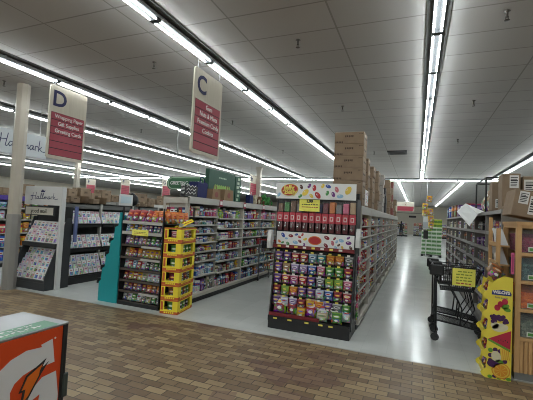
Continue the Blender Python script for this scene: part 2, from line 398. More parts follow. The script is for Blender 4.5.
# ------------------------------------------------------------------ hanging signs
sign_face = mat('sign cream laminate', (.52,.47,.38), .5)
def woodgrain(m):
    n = N(m); mp = n.new('ShaderNodeMapping'); n.l.new(n.coord('Object'), mp.inputs[0]); mp.inputs['Scale'].default_value = (30, 30, 1.5)
    n.base(n.mix(n.noise(mp.outputs[0], 1.2, 3.), (.42,.37,.29), (.57,.52,.43))); return m
woodgrain(sign_face)
sred = mat('sign red panel', (.30,.035,.055), .5); swhite = mat('sign white lettering', (.75,.72,.70), .5); snavy = mat('sign navy letter', (.016,.016,.075), .5); wire = mat('hanger wire', (.3,.3,.3), .4, .8)
def rounded(y0, y1, z0, z1, r, k=5):
    out = []
    for cy, cz, a0 in ((y1-r, z1-r, 0), (y0+r, z1-r, 90), (y0+r, z0+r, 180), (y1-r, z0+r, 270)):
        for i in range(k + 1):
            a = math.radians(a0 + 90*i/k); out.append((cy + r*math.cos(a), cz + r*math.sin(a)))
    return out
def aisle_sign(letter, lines, x, y0, y1, z0, z1, label, wires=3.93, name='hanging_aisle_sign', grp=None, small=False):
    t = thing(name, label, 'sign', (x, (y0+y1)/2, z0), 0, grp)
    W = y1 - y0; Hh = z1 - z0
    MB().prism(rounded(y0, y1, z0, z1, .05*W/.78), 'x', x-.012, x+.012).build('board', sign_face, t)
    n = 6; zt = z0 + Hh*.635; zb = z0 + Hh*.045; ph = (zt-zb)/n
    for s in (1, -1):
        pb = MB()
        for k in range(n): pb.box(x + s*.012, x + s*.016, y0 + W*.06, y1 - W*.06, zb + ph*k + .008*W, zb + ph*(k+1) - .008*W)
        pb.box(x + s*.0115, x + s*.0135, y0 + W*.055, y1 - W*.055, zb, zt, 1)
        pn = pb.build('red_panel', [sred, mat('panel gap', (.03,.015,.02), .8)], t)
        rot = (PI/2, 0, s*PI/2)
        if not small:
            for k, l in enumerate(lines):
                letters(l, .096, swhite, pn, (x + s*.0175, (y0+y1)/2 + (.02 if s > 0 else -.02), zt - ph*(k+.52)), rot, sx=.92)
        letters(letter, Hh*.30, snavy, t, (x + s*.014, y0 + W*.25 if s > 0 else y1 - W*.25, z0 + Hh*.815), rot, name='letter', bold=.008)
    w_ = MB()
    for y in (y0 + W*.12, y1 - W*.12): w_.tube((x, y, z1-.01), (x, y, wires), .004, 5)
    w_.build('hanger', wire, t)
aisle_sign('C', ['Gum', 'Nuts & Mints', 'Premium Candy', 'Cookies'], -2.87, 4.17, 4.93, 2.44, 3.63, 'hanging cream and red aisle sign with a large letter C', 3.84)
aisle_sign('D', ['Wrapping Paper', 'Gift Supplies', 'Greeting Cards'], -6.0, 4.41, 5.18, 2.45, 3.75, 'hanging cream and red aisle sign with a large letter D', 3.84)
for l, x, y, d in (('E', -20.4, 18., 'far hanging aisle sign seen directly above the card racks'), ('F', -17.4, 18., 'far hanging aisle sign between the card racks and the snack rack'),
                   ('G', -14.2, 18., 'far hanging aisle sign straight above the snack rack'), ('H', -7.2, 15.4, 'far hanging aisle sign behind the green gift box')):
    aisle_sign(l, [], x, y, y+.78, 2.42, 3.5, d, name='hanging_aisle_sign', small=True)
t = thing('hanging_aisle_sign', 'red hanging aisle number sign far down the pallet aisle', 'sign', (-.62, 22, 2.25))
MB().box(-1.09, -.17, 21.98, 22.02, 2.25, 2.78).build('board', mat('cream board', (.6,.56,.47), .6), t)
MB().box(-1.05, -.2, 21.97, 21.98, 2.27, 2.53).build('red_panel', sred, t)
letters('2', .22, sred, t, (-.62, 21.978, 2.65), FRONT, 'number')
MB().tube((-1.0, 22, 2.78), (-1.0, 22, 3.93), .006, 5).tube((-.25, 22, 2.78), (-.25, 22, 3.93), .006, 5).build('hanger', wire, t)
# green category sign
t = thing('hanging_category_sign', 'green oval-ended sign reading GREETING CARDS', 'sign', (-5.55, 8, 2.19))
MB().prism(rounded(-6.14, -4.95, 2.19, 2.53, .14), 'y', 7.98, 8.02).build('board', mat('sign green', (.03,.115,.05), .5), t)
MB().prism(rounded(-6.11, -4.98, 2.21, 2.51, .13), 'y', 7.975, 7.981).prism(rounded(-6.085, -5.005, 2.23, 2.49, .12), 'y', 7.972, 7.977, 1).build('border', [mat('sign pale green', (.35,.45,.33), .5), mat('sign green', (0,0,0))], t)
letters('GREETING CARDS', .125, swhite, t, (-5.55, 7.97, 2.36), FRONT, sx=.95)
MB().tube((-5.9, 8, 2.49), (-5.9, 8, 3.93), .005, 5).tube((-5.2, 8, 2.49), (-5.2, 8, 3.93), .005, 5).build('hanger', wire, t)
# script lettering
def ribbon(strokes, wd, m, parent, at, u, v, nrm, name='script_lettering'):
    mb = MB(); u, v, nrm = Vector(u), Vector(v), Vector(nrm)
    for st in strokes:
        for a, b in zip(st, st[1:]):
            pa = Vector(at) + u*a[0] + v*a[1]; pb = Vector(at) + u*b[0] + v*b[1]
            d = (pb - pa); s = d.cross(nrm).normalized()*wd/2; e = d.normalized()*wd*.3
            q = [pa - e - s, pa - e + s, pb + e + s, pb + e - s]
            mb.add([tuple(x) for x in q] + [tuple(x + nrm*.002) for x in q], [(3,2,1,0), (4,5,6,7), (0,1,5,4), (1,2,6,5), (2,3,7,6), (3,0,4,7)])
    return mb.build(name, m, parent)
SCRIPT = [[(-.02,.30),(.05,.36),(.10,.35)], [(.13,.62),(.12,.30),(.09,.0),(.04,-.10),(0,-.05)], [(.02,.30),(.15,.33),(.30,.36)], [(.34,.68),(.30,.30),(.27,.02),(.31,-.01),(.36,.06)],
          [(.50,.26),(.42,.27),(.37,.12),(.41,.01),(.48,.10),(.51,.26),(.49,.04),(.54,.02),(.60,.12)], [(.60,.12),(.68,.55),(.64,.62),(.61,.40),(.61,.05),(.66,.02),(.72,.12)],
          [(.72,.12),(.80,.55),(.76,.62),(.73,.40),(.73,.05),(.78,.02),(.83,.12)], [(.83,.12),(.86,.25),(.86,.02)], [(.86,.15),(.93,.26),(.94,.02)], [(.94,.15),(1.01,.26),(1.02,.03),(1.07,.10)],
          [(1.19,.26),(1.11,.26),(1.07,.12),(1.11,.01),(1.17,.10),(1.20,.26),(1.19,.03),(1.25,.10)], [(1.27,.0),(1.27,.25),(1.34,.27),(1.37,.22)], [(1.42,.62),(1.40,.30),(1.39,.0)], [(1.40,.12),(1.50,.26)], [(1.42,.14),(1.50,.02),(1.60,.0),(1.68,.08)]]
navy_ink = mat('script ink', (.02,.02,.09), .5)
t = thing('hanging_brand_sign', 'white hanging board with dark script lettering behind the cream column', 'sign', (-8.1, 5.2, 2.67))
MB().box(-8.13, -8.1, 4.2, 5.98, 2.69, 3.2).build('board', mat('white board', (.52,.55,.57), .5), t)
ribbon([[(a*.66, b*.4) for a, b in s] for s in SCRIPT], .016, navy_ink, t, (-8.098, 4.86, 2.84), (0,1,0), (0,0,1), (1,0,0))
MB().tube((-8.115, 4.4, 3.2), (-8.115, 4.4, 3.93), .005, 5).tube((-8.115, 5.8, 3.2), (-8.115, 5.8, 3.93), .005, 5).build('hanger', wire, t)
# ------------------------------------------------------------------ jelly-bean candy endcap
black = mat('black powder coat', (.014,.014,.015), .45); cream_s = mat('cream shelf steel', (.46,.43,.375), .45); recess_shade = mat('shade-darkened shelf board', (.16,.15,.135), .7); rail_w = mat('pale price rail', (.42,.41,.375), .45)  # back board colour darkened to stand in for shade deep between shelves
tag_y = mat('yellow price tag', (.72,.60,.10), .5); tag_w = mat('white price tag', (.68,.67,.62), .5); dkred = mat('dark red rail', (.16,.015,.02), .4)
print_white = mat('printed white panel', (.72,.72,.70), .45); ink_d = mat('black ink', (.02,.02,.02), .6); sign_yel = mat('yellow price card', (.85,.80,.14), .55)
BEAN = [mat('bean ' + k, c, .4) for k, c in (('red',(.40,.02,.02)), ('green',(.06,.24,.06)), ('orange',(.6,.16,.03)), ('blue',(.03,.07,.32)), ('purple',(.14,.03,.18)), ('yellow',(.70,.50,.06)), ('pale blue',(.25,.45,.62)), ('brown',(.10,.035,.02)), ('pink',(.5,.13,.16)), ('deep red',(.2,.01,.02)))]
candy_cat = 'candy'
def bean_field(mb, x0, x1, z0, z1, y, n, seed, skip, r0=.022, axis='y', sgn=-1):
    """printed beans, placed apart from each other; material index 1.."""
    rr = random.Random(seed); done = list(skip)
    for _ in range(4000):
        if n <= 0: break
        r = r0*rr.uniform(.75, 1.35); x = rr.uniform(x0 + r, x1 - r); z = rr.uniform(z0 + r*.8, z1 - r*.8)
        if any((x-a)**2 + (z-b)**2 < (r + c)**2 for a, b, c in done): continue
        done.append((x, z, r)); n -= 1; ang = rr.uniform(0, PI); k = 1 + rr.randrange(len(BEAN))
        c = (x, y, z) if axis == 'y' else (y, x, z)
        mb.disc(c, r, r*.62, axis, .0015, k, 12, ang, sgn)
        hx, hz = x - r*.25, z + r*.2; c = (hx, y, hz) if axis == 'y' else (y, hx, hz)
        mb.disc(c, r*.28, r*.1, axis, .0025, 0, 8, ang, sgn)
F = thing('candy_display_rack', 'black candy endcap rack with white printed header of coloured beans', 'display rack', (-1.385, 5.1, 0))
MB().box(-1.975, -.795, 5.09, 5.62, 0, .115).prism([(5.075,.115),(5.62,.115),(5.62,.14),(5.11,.14),(5.11,.185),(5.075,.185)], 'x', -1.975, -.795).build('base', black, F)
for x in (-1.985, -.80):
    MB().prism([(5.12,.115),(5.62,.115),(5.62,1.92),(5.27,1.92),(5.27,1.2)], 'x', x, x+.018).build('side_panel', black, F)
MB().box(-1.97, -.80, 5.58, 5.62, .14, 2.02).build('back_panel', black, F)
MB().box(-1.97, -.80, 5.205, 5.58, 1.165, 1.19).build('deck', black, F)
MB().box(-1.985, -.785, 5.185, 5.207, 1.165, 1.215).build('red_rail', dkred, F)
ZR = [1.10, .935, .77, .605, .44]
def tags(parent, xs, y, z, mats, w=.042, h=.022):
    for i, x in enumerate(xs):
        MB().box(x-w/2, x+w/2, y-.002, y, z, z+h).build('price_tag', mats[i % len(mats)], parent)
NC = 9; XC = [-1.91 + .1305*i for i in range(NC)]
tags(C.objects['red_rail'], [x+.02 for x in XC[::1]][:8], 5.184, 1.178, [tag_y, tag_w], .05, .028)
for r, z in enumerate(ZR):
    yb = 5.34 - .010*r
    b = MB().box(-1.967, -.803, yb, yb+.02, z-.155, z+.035)
    for x in XC: b.tube((x, yb, z+.02), (x, yb-.13, z+.024), .004, 5)
    pb = b.build('peg_bar', black, F)
    tags(pb, XC, yb-.13, z+.012, [tag_y, tag_y, tag_w])
MB().prism([(5.13,.14),(5.26,.19),(5.36,.19),(5.42,.19),(5.42,.14)], 'x', -1.967, -.803).build('bottom_tray', black, F)
MB().box(-1.96, -1.22, 5.083, 5.1, .186, .235).build('tray_lip', dkred, F)
tags(F, [-1.86, -1.64, -1.39, -1.19, -1.05], 5.0745, .145, [tag_y], .06, .022)
ROWS = ['purple purple red red sky teal orange orange grey', 'purple tan lilac lilac blue pink green green maroon', 'purple red pink red purple grey lime lime pink',
        'maroon lime orange purple purple white blue maroon red', 'purple white lilac maroon yellow orange purple grey green']
for r, line in enumerate(ROWS):
    ws = line.split()
    for i, wd in enumerate(ws):
        yb = 5.34 - .010*r
        put('candy_bag', pk_bag(.124, .06, .135, wd), (XC[i], yb-.085, ZR[r]-.130), rnd.uniform(-.08, .08),
            f'{wd} candy bag, {ORD[i]} from the left, {ORD[r]} peg row of the candy endcap', 'candy bag', 'hanging candy bags on the endcap')
for i, (x, w_, h_, wd, z, d) in enumerate(((-1.84,.2,.25,'red','red','big'),(-1.65,.17,.22,'maroon','','big'),(-1.50,.13,.15,'yellow','','small'),(-1.37,.18,.25,'red','','tall'),(-1.2,.17,.25,'white','','tall'),(-1.19,.15,.12,'cream','','low'),
        (-1.04,.17,.22,'grey','','big'),(-.985,.15,.15,'green','','small'),(-.86,.15,.19,'white','','plump'))):
    low = i in (2, 5, 7)
    put('candy_pouch', pk_bag(w_, .08, h_, wd), (x, 5.14 if low else 5.195, .19 if low else .215), 0,
        f'{d} {wd} candy pouch, {ORD[i]} from the left in the endcap bottom tray', 'candy bag', 'pouches in the endcap bottom tray', rot=(-.22, 0, rnd.uniform(-.1,.1)))
# printed lower panel
lp = MB().box(-1.965, -.805, 5.262, 5.27, 1.19, 1.405)
lp.disc((-1.37, 5.262, 1.30), .10, .065, 'y', .003, 3, 20).disc((-1.37, 5.262, 1.30), .085, .052, 'y', .0045, 1, 20)
bean_field(lp, -1.95, -.82, 1.20, 1.395, 5.262, 40, 3, [(-1.37, 1.30, .11)], .033)
lp = lp.build('printed_panel', [print_white] + BEAN, F)
# header
hd = MB()
for k in range(10):
    a0, a1 = k/10, (k+1)/10; fx = lambda a: -2.0 + 1.2*a; fy = lambda a: 5.235 - .05*math.sin(PI*a)
    hd.add([(fx(a0), fy(a0), 1.9), (fx(a1), fy(a1), 1.9), (fx(a1), fy(a1), 2.13), (fx(a0), fy(a0), 2.13), (fx(a0), fy(a0)+.012, 1.9), (fx(a1), fy(a1)+.012, 1.9), (fx(a1), fy(a1)+.012, 2.13), (fx(a0), fy(a0)+.012, 2.13)],
           [(0,1,2,3), (7,6,5,4), (3,2,6,7), (4,5,1,0), (0,3,7,4), (1,5,6,2)])
hd = hd.build('header', print_white, F)
hb = MB(); sk = [(-1.77, 2.03, .15), (-1.28, 2.01, .02)]
bean_field(hb, -1.985, -.82, 1.91, 2.125, 0, 24, 12, sk, .047)
for i, q in enumerate(hb.v):                                   # wrap onto the bowed header
    a = (q[0] + 2.0)/1.2; hb.v[i] = (q[0], 5.235 - .05*math.sin(PI*a) + q[1]*1.2 - .0005, q[2])
hb.build('bean_print', [print_white] + BEAN, hd)
lg = MB().disc((-1.77, 5.196, 2.03), .135, .088, 'y', .002, 0, 24, .12).disc((-1.77, 5.194, 2.03), .124, .079, 'y', .002, 1, 24, .12)
lg = lg.build('logo', [mat('logo gold rim', (.55,.36,.06), .4), BEAN[0]], hd)
letters('Jelly', .10, mat('logo yellow', (.78,.62,.12), .4), lg, (-1.785, 5.190, 2.06), FRONT, bold=.004, shear=.15)
letters('Belly', .10, mat('logo yellow', (0,0,0)), lg, (-1.755, 5.190, 2.0), FRONT, bold=.004, shear=.15)
MB().box(-1.99, -.80, 5.25, 5.29, 1.88, 1.905).build('crossbar', black, F)
# dispensers
lab_r = mat('red dispenser label', (.46,.05,.07), .4)
for i in range(12):
    x = -1.925 + .0985*i; wd = ['brown','green','brown','grey','maroon','red','navy','maroon','orange','grey','pink','tan'][i]
    t = thing('bean_dispenser', f'clear dispenser of {wd} beans, {ORD[i]} from the left under the printed header', 'candy dispenser', (x, 5.3, 1.505), 0, 'bean dispensers on the endcap')
    MB().cbox(x-.044, x+.044, 5.27, 5.40, 1.70, 1.885, .006).build('hopper', mat('hopper acrylic', (.8,.8,.8), .08, trans=.0, alpha=.09), t)
    m = mat(f'{wd} bean mass', PAL[wd], .35); 
    MB().cbox(x-.040, x+.040, 5.275, 5.395, 1.704, 1.83 + .04*((i*7) % 3)/2, .008).build('bean_fill', m, t)
    f = MB().cbox(x-.045, x+.045, 5.255, 5.40, 1.555, 1.698, .005).build('front_label', lab_r, t)
    MB().box(x-.024, x+.024, 5.2525, 5.256, 1.59, 1.655).box(x-.014, x+.014, 5.2515, 5.254, 1.603, 1.642, 1).build('label_square', [mat('label square', (.62,.52,.5), .5), lab_r], f)
    MB().prism([(5.27,1.555),(5.38,1.555),(5.36,1.44),(5.28,1.42),(5.262,1.47)], 'x', x-.034, x+.034).build('spout', mat('smoked spout', (.13,.05,.055), .25), t)
    MB().tube((x+.0, 5.27, 1.55), (x, 5.225, 1.49), .008, 6).blob((x, 5.225, 1.485), (.016,.016,.02)).build('lever', mat('chrome lever', (.5,.5,.5), .2, .9), t)
def price_card(name, x0, x1, y, z0, z1, label, big, nl, seed, facing='S'):
    t = thing(name, label, 'sign', ((x0+x1)/2, y, z0))
    MB().box(x0, x1, y-.003, y, z0, z1).build('card', sign_yel, t)
    W, Hh = x1-x0, z1-z0; rr = random.Random(seed); lm = MB()
    for k in range(nl):
        z = z0 + Hh*(.58 - .22*k)
        x = x0 + W*.12
        while x < x1 - W*.15:
            l = W*rr.uniform(.05, .12); lm.box(x, min(x+l, x1-W*.08), y-.0042, y-.003, z-Hh*.04, z+Hh*.03, 0 if k < nl-1 else 1); x += l + W*.025
    lm.build('print_lines', [ink_d, mat('red ink', (.4,.06,.05), .6)], t)
    if big: letters(big, Hh*.34, ink_d, t, ((x0+x1)/2, y-.0042, z1 - Hh*.17), FRONT, 'lettering', bold=.003)
    return t
price_card('price_sign', -1.615, -1.31, 5.222, 1.722, 1.895, 'yellow price card over the bean dispensers under the printed header', '1.99', 2, 4)
# white plastic bags of the rack's sides, hanging strip on the right side
for x, y, z, d in ((-2.03, 5.17, 1.15, 'left side'), (-.755, 5.3, 1.24, 'right side')):
    mb = MB().prism([(y-.05, z), (y+.05, z), (y+.07, z+.12), (y+.03, z+.27), (y-.02, z+.26), (y-.06, z+.1)], 'x', x-.03, x+.025)
    put('bag_dispenser', mb.mesh('bag_dispenser', mat('white plastic film', (.62,.62,.6), .35)), (0,0,0), 0, f'wad of white plastic bags hanging on the {d} of the candy endcap', 'plastic bags', 'bag wads on the candy endcap')
MB().box(-.782, -.775, 5.36, 5.42, .2, 1.15).build('clip_strip', mat('clip strip', (.3,.3,.3), .4), F)
for k in range(7):
    put('candy_bag', pk_bag(.1, .045, .12, ('pink','maroon','cream','grey','red','pink','green')[k]), (-.752, 5.39, 1.0-.13*k), PI/2,
        f'{("pink","maroon","cream","grey","red","rose pink","green")[k]} candy bag, {ORD[k]} from the top on the endcap side strip', 'candy bag', 'bags on the clip strip')
# bean-printed carton just behind the header
cb = MB().cbox(-.92, -.77, 6.0, 6.35, 1.875, 2.12, .004); bean_field(cb, -.91, -.78, 1.89, 2.11, 6.0, 6, 8, [], .026); bean_field(cb, 6.02, 6.33, 1.89, 2.11, -.77, 14, 9, [], .026, 'x', 1)
tag(cb.build('printed_carton', [print_white] + BEAN), 'white carton printed with coloured beans on top of the shelves behind the header', 'box')
tag(MB().cbox(-1.02, -.94, 5.66, 5.95, 1.875, 2.1, .006).build('carton', mat('navy carton', (.015,.03,.07), .5)), 'narrow navy carton standing beside the bean-printed white carton', 'box')

# ------------------------------------------------------------------ shelving with one dressed face
def gondola(name, label, xf, dr, ys, zs, depth, back, ztop, ms, fascia=.12, kick=.1, basez=.14, top_w=None, lip=.024, upr=.02, base_out=.1, proud=.012, shm=None, thin=()):
    """xf: plane of the shelf edges, dr=+1 faces +X; ys: uprights; zs: list of shelf heights, one list per bay"""
    frame, rail, kickm = ms
    t = thing(name, label, 'shelf', (xf - dr*depth/2, ys[0], 0))
    xb = xf - dr*depth; lo, hi = min(xf, xb), max(xf, xb)
    y0, y1 = ys[0], ys[-1]; bo = xf + dr*base_out
    MB().box(min(xb-dr*back, bo-dr*.03), max(xb-dr*back, bo-dr*.03), y0, y1, 0, kick, 1).box(min(xb-dr*back, bo), max(xb-dr*back, bo), y0, y1, kick, basez).build('base', [frame, kickm], t)
    MB().box(min(xb, xb-dr*.03), max(xb, xb-dr*.03), y0, y1, basez, ztop).build('back_panel', recess_shade, t)
    MB().box(min(xf, xb-dr*back), max(xf, xb-dr*back), y0, y1, ztop-.03, ztop).box(min(xf, xf+dr*.02), max(xf, xf+dr*.02), y0, y1, ztop-fascia, ztop, 1).build('top_deck', [frame, rail], t)
    for q, y in enumerate(ys):
        pr_, up_ = (-.03, .004) if q in thin else (proud, upr)
        MB().box(min(xb, xf+dr*pr_), max(xb, xf+dr*pr_), y-up_, y+up_, basez, ztop-.03).build('upright', frame, t)
    for (a, b), zz in zip(zip(ys, ys[1:]), zs):
        for z in zz[1:] if abs(zz[0]-basez) < .02 else zz:
            MB().box(lo+.001, hi-.001, a+upr, b-upr, z-.018, z).box(min(xf-dr*.004, xf+dr*.012), max(xf-dr*.004, xf+dr*.012), a+upr, b-upr, z-lip, z+.002, 1).build('shelf', [shm or frame, rail], t)
    return t
def stock(xf, dr, ya, yb, z, zmax, n, where, pick, kinds, group, nouns=None, wscale=.93, inset=.02):
    """one row of separate packages along a shelf facing +X (dr=1) or -X"""
    st = (yb - ya - .06)/n; nouns = nouns or {}
    for i in range(n):
        wd = pick(i); kd = kinds[rnd.randrange(len(kinds))]; h = (zmax - z - .025)*rnd.uniform(.68, .98); w_ = st*wscale*rnd.uniform(.85, 1.)
        wq = round(w_*50)/50 or .02; hq = round(h*40)/40; wq = max(.03, min(wq, st))
        d = {'box': .14, 'bag': .08, 'bottle': wq, 'book': .03}[kd]
        nm = nouns.get(kd) or {'box': 'printed_box', 'bag': 'pouch_bag', 'bottle': 'bottle', 'book': 'book'}[kd]; en = nm.replace('_', ' ')
        me = {'box': lambda: pk_box(wq, d, hq, wd), 'bag': lambda: pk_bag(wq, d, hq, wd), 'bottle': lambda: pk_bottle(wq/2, hq, wd), 'book': lambda: pk_book(wq, d, hq, wd)}[kd]()
        put(nm, me, (xf - dr*(inset + d/2 + rnd.uniform(0, .03)), ya + .03 + st*(i+.5), z + .001), dr*PI/2 + rnd.uniform(-.06, .06),
            f'{wd} {en}, {ORD[i]} from near end, {where}', 'book' if kd == 'book' else 'packaged goods', group)
WG = (cream_s, rail_w, black)
# left wall of shelves (books, cards and novelties)
ysL = [5.47, 6.56, 7.67, 8.8, 9.9]; zb1 = [.14,.45,.72,.9,1.07,1.24,1.40,1.56]; zb2 = [.14,.42,.65,.88,1.1,1.32,1.53]
gondola('shelving_unit', 'long cream shelving unit full of small packages behind the yellow crates', -3.72, 1, ysL, [zb1, zb2, zb2, zb2], .38, .10, 1.9, WG, .12, .09, .14, base_out=.07, thin=(1, 3))
mixL = 'blue white grey navy grey yellow green sky white cream black navy teal white grey maroon red purple brown'.split()
def pickL(b, s):
    r = random.Random(b*31 + s*7)
    fav = [mixL[r.randrange(len(mixL))] for _ in range(4)]
    if s == 0: fav = [['pink','grey','blue'],['lime','red','maroon'],['maroon','purple','red'],['pink','purple','grey']][b]
    return lambda i: fav[(i//2) % len(fav)] if r.random() < .7 else mixL[r.randrange(len(mixL))]
for b in range(4):
    zz = zb1 if b == 0 else zb2
    for s in range(len(zz)):
        k = len(zz)-1-s; top = zz[k+1] - .03 if k+1 < len(zz) else 1.78
        if b == 3 and s not in (0, 1, 2, 3): n = 5
        else: n = 9 if s else 8
        stock(-3.72, 1, ysL[b]+.02, ysL[b+1]-.02, zz[k], top, n, f'{ORD[s]} shelf down, {ORD[b]} bay, cream unit behind crates', pickL(b, s), ['box','box','book','bag','bottle'] if s else ['box','bottle'], 'goods on the long cream shelving unit', {'box': 'gift_box'})
U = C.objects['shelving_unit']
MB().box(-4.20, -3.70, 5.40, 5.465, .14, 1.50).build('end_panel', cream_s, U)
MB().box(-4.20, -3.69, 5.385, 5.40, 1.77, 1.9).box(-4.20, -3.69, 5.385, 5.465, 1.88, 1.9).build('end_fascia', cream_s, U)
for x in (-4.20, -3.735): MB().box(x, x+.045, 5.39, 5.41, 1.5, 1.77).build('end_post', cream_s, U)
for i in range(5):
    wd = ['maroon','pink','grey','maroon','navy','pink','purple','grey','maroon'][i]
    put('gift_box', pk_box(.075, .03, .2, wd), (-4.11+.082*i, 5.435, 1.502), 0, f'{wd} gift box on the end shelf above the heaped chip bags, {ORD[i]} from the left', 'packaged goods', 'goods on the end shelf')
# centre shelves (aisle face)
ysC = [5.68 + 1.22*i for i in range(10)]; zc = [.14,.34,.55,.76,.97,1.18,1.36,1.54]
u = gondola('shelving_unit', 'long cream aisle shelving unit running back behind the candy endcap', -.79, 1, ysC, [zc]*9, .42, .72, 1.85, WG, .13, .07, .14, base_out=.03, upr=.02, proud=.022, lip=.018, shm=recess_shade)  # shelf boards take the same painted shade, keeping the cells dark
redmix = 'red maroon red orange white brown yellow red maroon'.split(); darkmix = 'navy blue red grey white purple black brown sky'.split()
for b in range(9):
    for s in range(7):
        k = len(zc)-1-s; top = zc[k+1] - .03 if k+1 < len(zc) else 1.72
        r = random.Random(b*17+s); src = redmix if b in (0, 3, 5) or (b == 1 and s > 3) else darkmix
        stock(-.79, 1, ysC[b]+.02, ysC[b+1]-.02, zc[k], top, 7 if b < 2 else (5 if b < 4 else 3), f'{ORD[s]} shelf down, {ORD[b]} bay, shelving behind endcap',
              (lambda i, r=r, src=src: src[r.randrange(len(src))]), ['box','bag'], 'goods on the aisle shelving unit', {'box': 'candy_box'}, inset=.012, wscale=.98)
# right shelves (face -X)
ysR = [5.55 + 1.18*i for i in range(9)]; zr = [.2,.5,.78,1.04,1.3,1.56]
GG = (mat('grey brown shelf steel', (.20,.185,.165), .5), mat('grey price rail', (.30,.29,.27), .45), black)
gondola('shelving_unit', 'grey shelving unit with books and magazines behind the shopping cart', 1.02, -1, ysR, [zr]*8, .40, .5, 1.86, GG, .05, .1, .2, base_out=.05, lip=.05)
rmix = 'maroon black purple navy grey white red brown'.split()
for b in range(8):
    for s in range(6):
        k = 5-s; top = zr[k+1]-.05 if k < 5 else 1.78; r = random.Random(b*13+s)
        src = rmix[:4] if b < 2 else ['white','grey','cream','white','brown','maroon']
        stock(1.02, -1, ysR[b]+.02, ysR[b+1]-.02, zr[k], top, 5 if b < 2 else 3, f'{ORD[s]} shelf down, {ORD[b]} bay, grey shelving unit', (lambda i, r=r, src=src: src[r.randrange(len(src))]),
              ['box','book','bag'] if b < 2 else ['book','box'], 'goods on the grey shelving unit', inset=.02)
# ------------------------------------------------------------------ snack rack at the end of the left shelving
F = thing('snack_rack', 'black open snack rack with white rails and heaped red and orange bags on top', 'display rack', (-4.27, 4.95, 0))
X0, X1 = -4.71, -3.84
for x in (X0, X1-.02):
    MB().prism([(4.96,0),(5.36,0),(5.36,1.68),(5.33,1.68),(5.33,1.46),(4.98,1.43)], 'x', x, x+.02).build('side_panel', black, F)
    MB().box(x, x+.02, 4.965, 4.985, 0, 1.66).build('post', black, F)
MB().box(X0, X1, 5.34, 5.37, 0, 1.5).build('back_panel', black, F)
MB().box(X0, X1, 4.955, 5.36, 0, .06).build('base', black, F)
ZK = [1.415, 1.235, 1.02, .81, .61, .42, .24, .06]; wood_e = mat('dull shelf rail', (.075,.06,.05), .5)
for k, z in enumerate(ZK):
    if k < 2: s = MB().box(X0+.02, X1-.02, 4.97, 5.34, z-.015, z).box(X0+.02, X1-.02, 4.955, 4.972, z-.04, z+.012, 1)
    else: s = MB().box(X0+.02, X1-.02, 4.98, 5.34, z-.015, z).box(X0+.02, X1-.02, 4.965, 4.982, z-.028, z+.008, 2)
    if k in (2, 3, 6): s.box(-4.26, X1-.03, 4.955, 4.97, z-.04, z-.005, 1)
    s.build('shelf', [black, rail_w, wood_e], F)
CH = ['chipred chipred chipred chipred chipred red chipred chiporange chiporange chiporange chiporange chiporange', 'sky yellow navy yellow white purple purple navy purple white', 'lilac tan purple lilac tan black green black navy',
      'tan orange maroon orange tan yellow yellow yellow yellow', 'white red sky red white black grey green grey', 'maroon yellow red yellow cream white white white', 'purple maroon brown purple maroon orange brown orange', 'grey white green white grey cream green grey']
for k, line in enumerate(CH):
    ws = line.split(); n = len(ws); st = (X1-X0-.06)/n
    for i, wd in enumerate(ws):
        h = .15 if k else .21
        put('snack_bag', pk_bag(round(st*1.08 if k else .14, 3), .05 if k else .08, h if k < 7 else .14, wd), (X0+.03+st*(i+.5), 5.03 + rnd.uniform(0,.02) + (.07*(i % 2) if k == 0 else 0), ZK[k]+.004), 0,
            f'{wd} snack bag, {ORD[i]} from the left, {ORD[k]} shelf of the snack rack' if k else f'{wd[4:] if wd[:4] == "chip" else wd} chip bag, {ORD[i]} from the left in the heap topping the snack rack', 'snack bag',
            'bags on the black snack rack', rot=(-.25 if k else -.35, rnd.uniform(-.06,.06) if k else rnd.uniform(-.35,.35), rnd.uniform(-.1,.1)))
for i in range(6):
    put('snack_bag', pk_bag(.15, .08, .19, 'chiporange'), (-3.78 + .10*(i % 3), 5.08+.15*(i//3), 1.418), 0, f'orange chip bag above the yellow crates, {ORD[i]} on the wing shelf', 'snack bag', 'bags on the wing shelf', rot=(-.2, rnd.uniform(-.2,.2), 1.1+rnd.uniform(-.3,.3)))
MB().box(-3.84, -3.53, 4.985, 5.37, 1.40, 1.414).box(-3.54, -3.52, 4.975, 5.37, 1.375, 1.427, 1).build('wing_shelf', [black, rail_w], F)
MB().box(-3.54, -3.52, 5.35, 5.37, 1.40, 1.70).build('wing_post', black, F)
price_card('price_sign', -4.47, -4.13, 4.954, 1.185, 1.285, 'long yellow price card clipped to the second rail of the snack rack', None, 2, 9)

# teal stepped rack
teal = mat('teal laminate', (.012,.27,.29), .45)
F = thing('stepped_card_rack', 'teal card rack with a stepped end panel beside the black snack rack', 'display rack', (-4.9, 5.0, 0))
prof = [(-5.14,0), (-4.72,0), (-4.72,1.56), (-4.76,1.56), (-4.78,1.33), (-4.85,1.30), (-4.87,1.08), (-4.93,1.05), (-4.95,.84), (-5.01,.81), (-5.03,.60), (-5.08,.57), (-5.10,.36), (-5.14,.33)]
MB().prism(prof, 'y', 4.95, 4.975).build('end_panel', teal, F)
MB().prism(prof, 'y', 6.42, 6.445).build('end_panel', teal, F)
st = [(-4.80,1.30), (-4.885,1.05), (-4.965,.81), (-5.045,.57), (-5.11,.33)]
for x, z in st:
    MB().box(x-.05, x+.1, 4.975, 6.42, z-.012, z).box(x-.075, x-.05, 4.945, 6.42, z-.03, z+.055, 1).build('tier', [teal, black], F)
MB().box(-4.74, -4.72, 4.975, 6.42, 0, 1.5).build('back_panel', teal, F)
pal = 'white pink sky cream lilac white tan grey'.split()
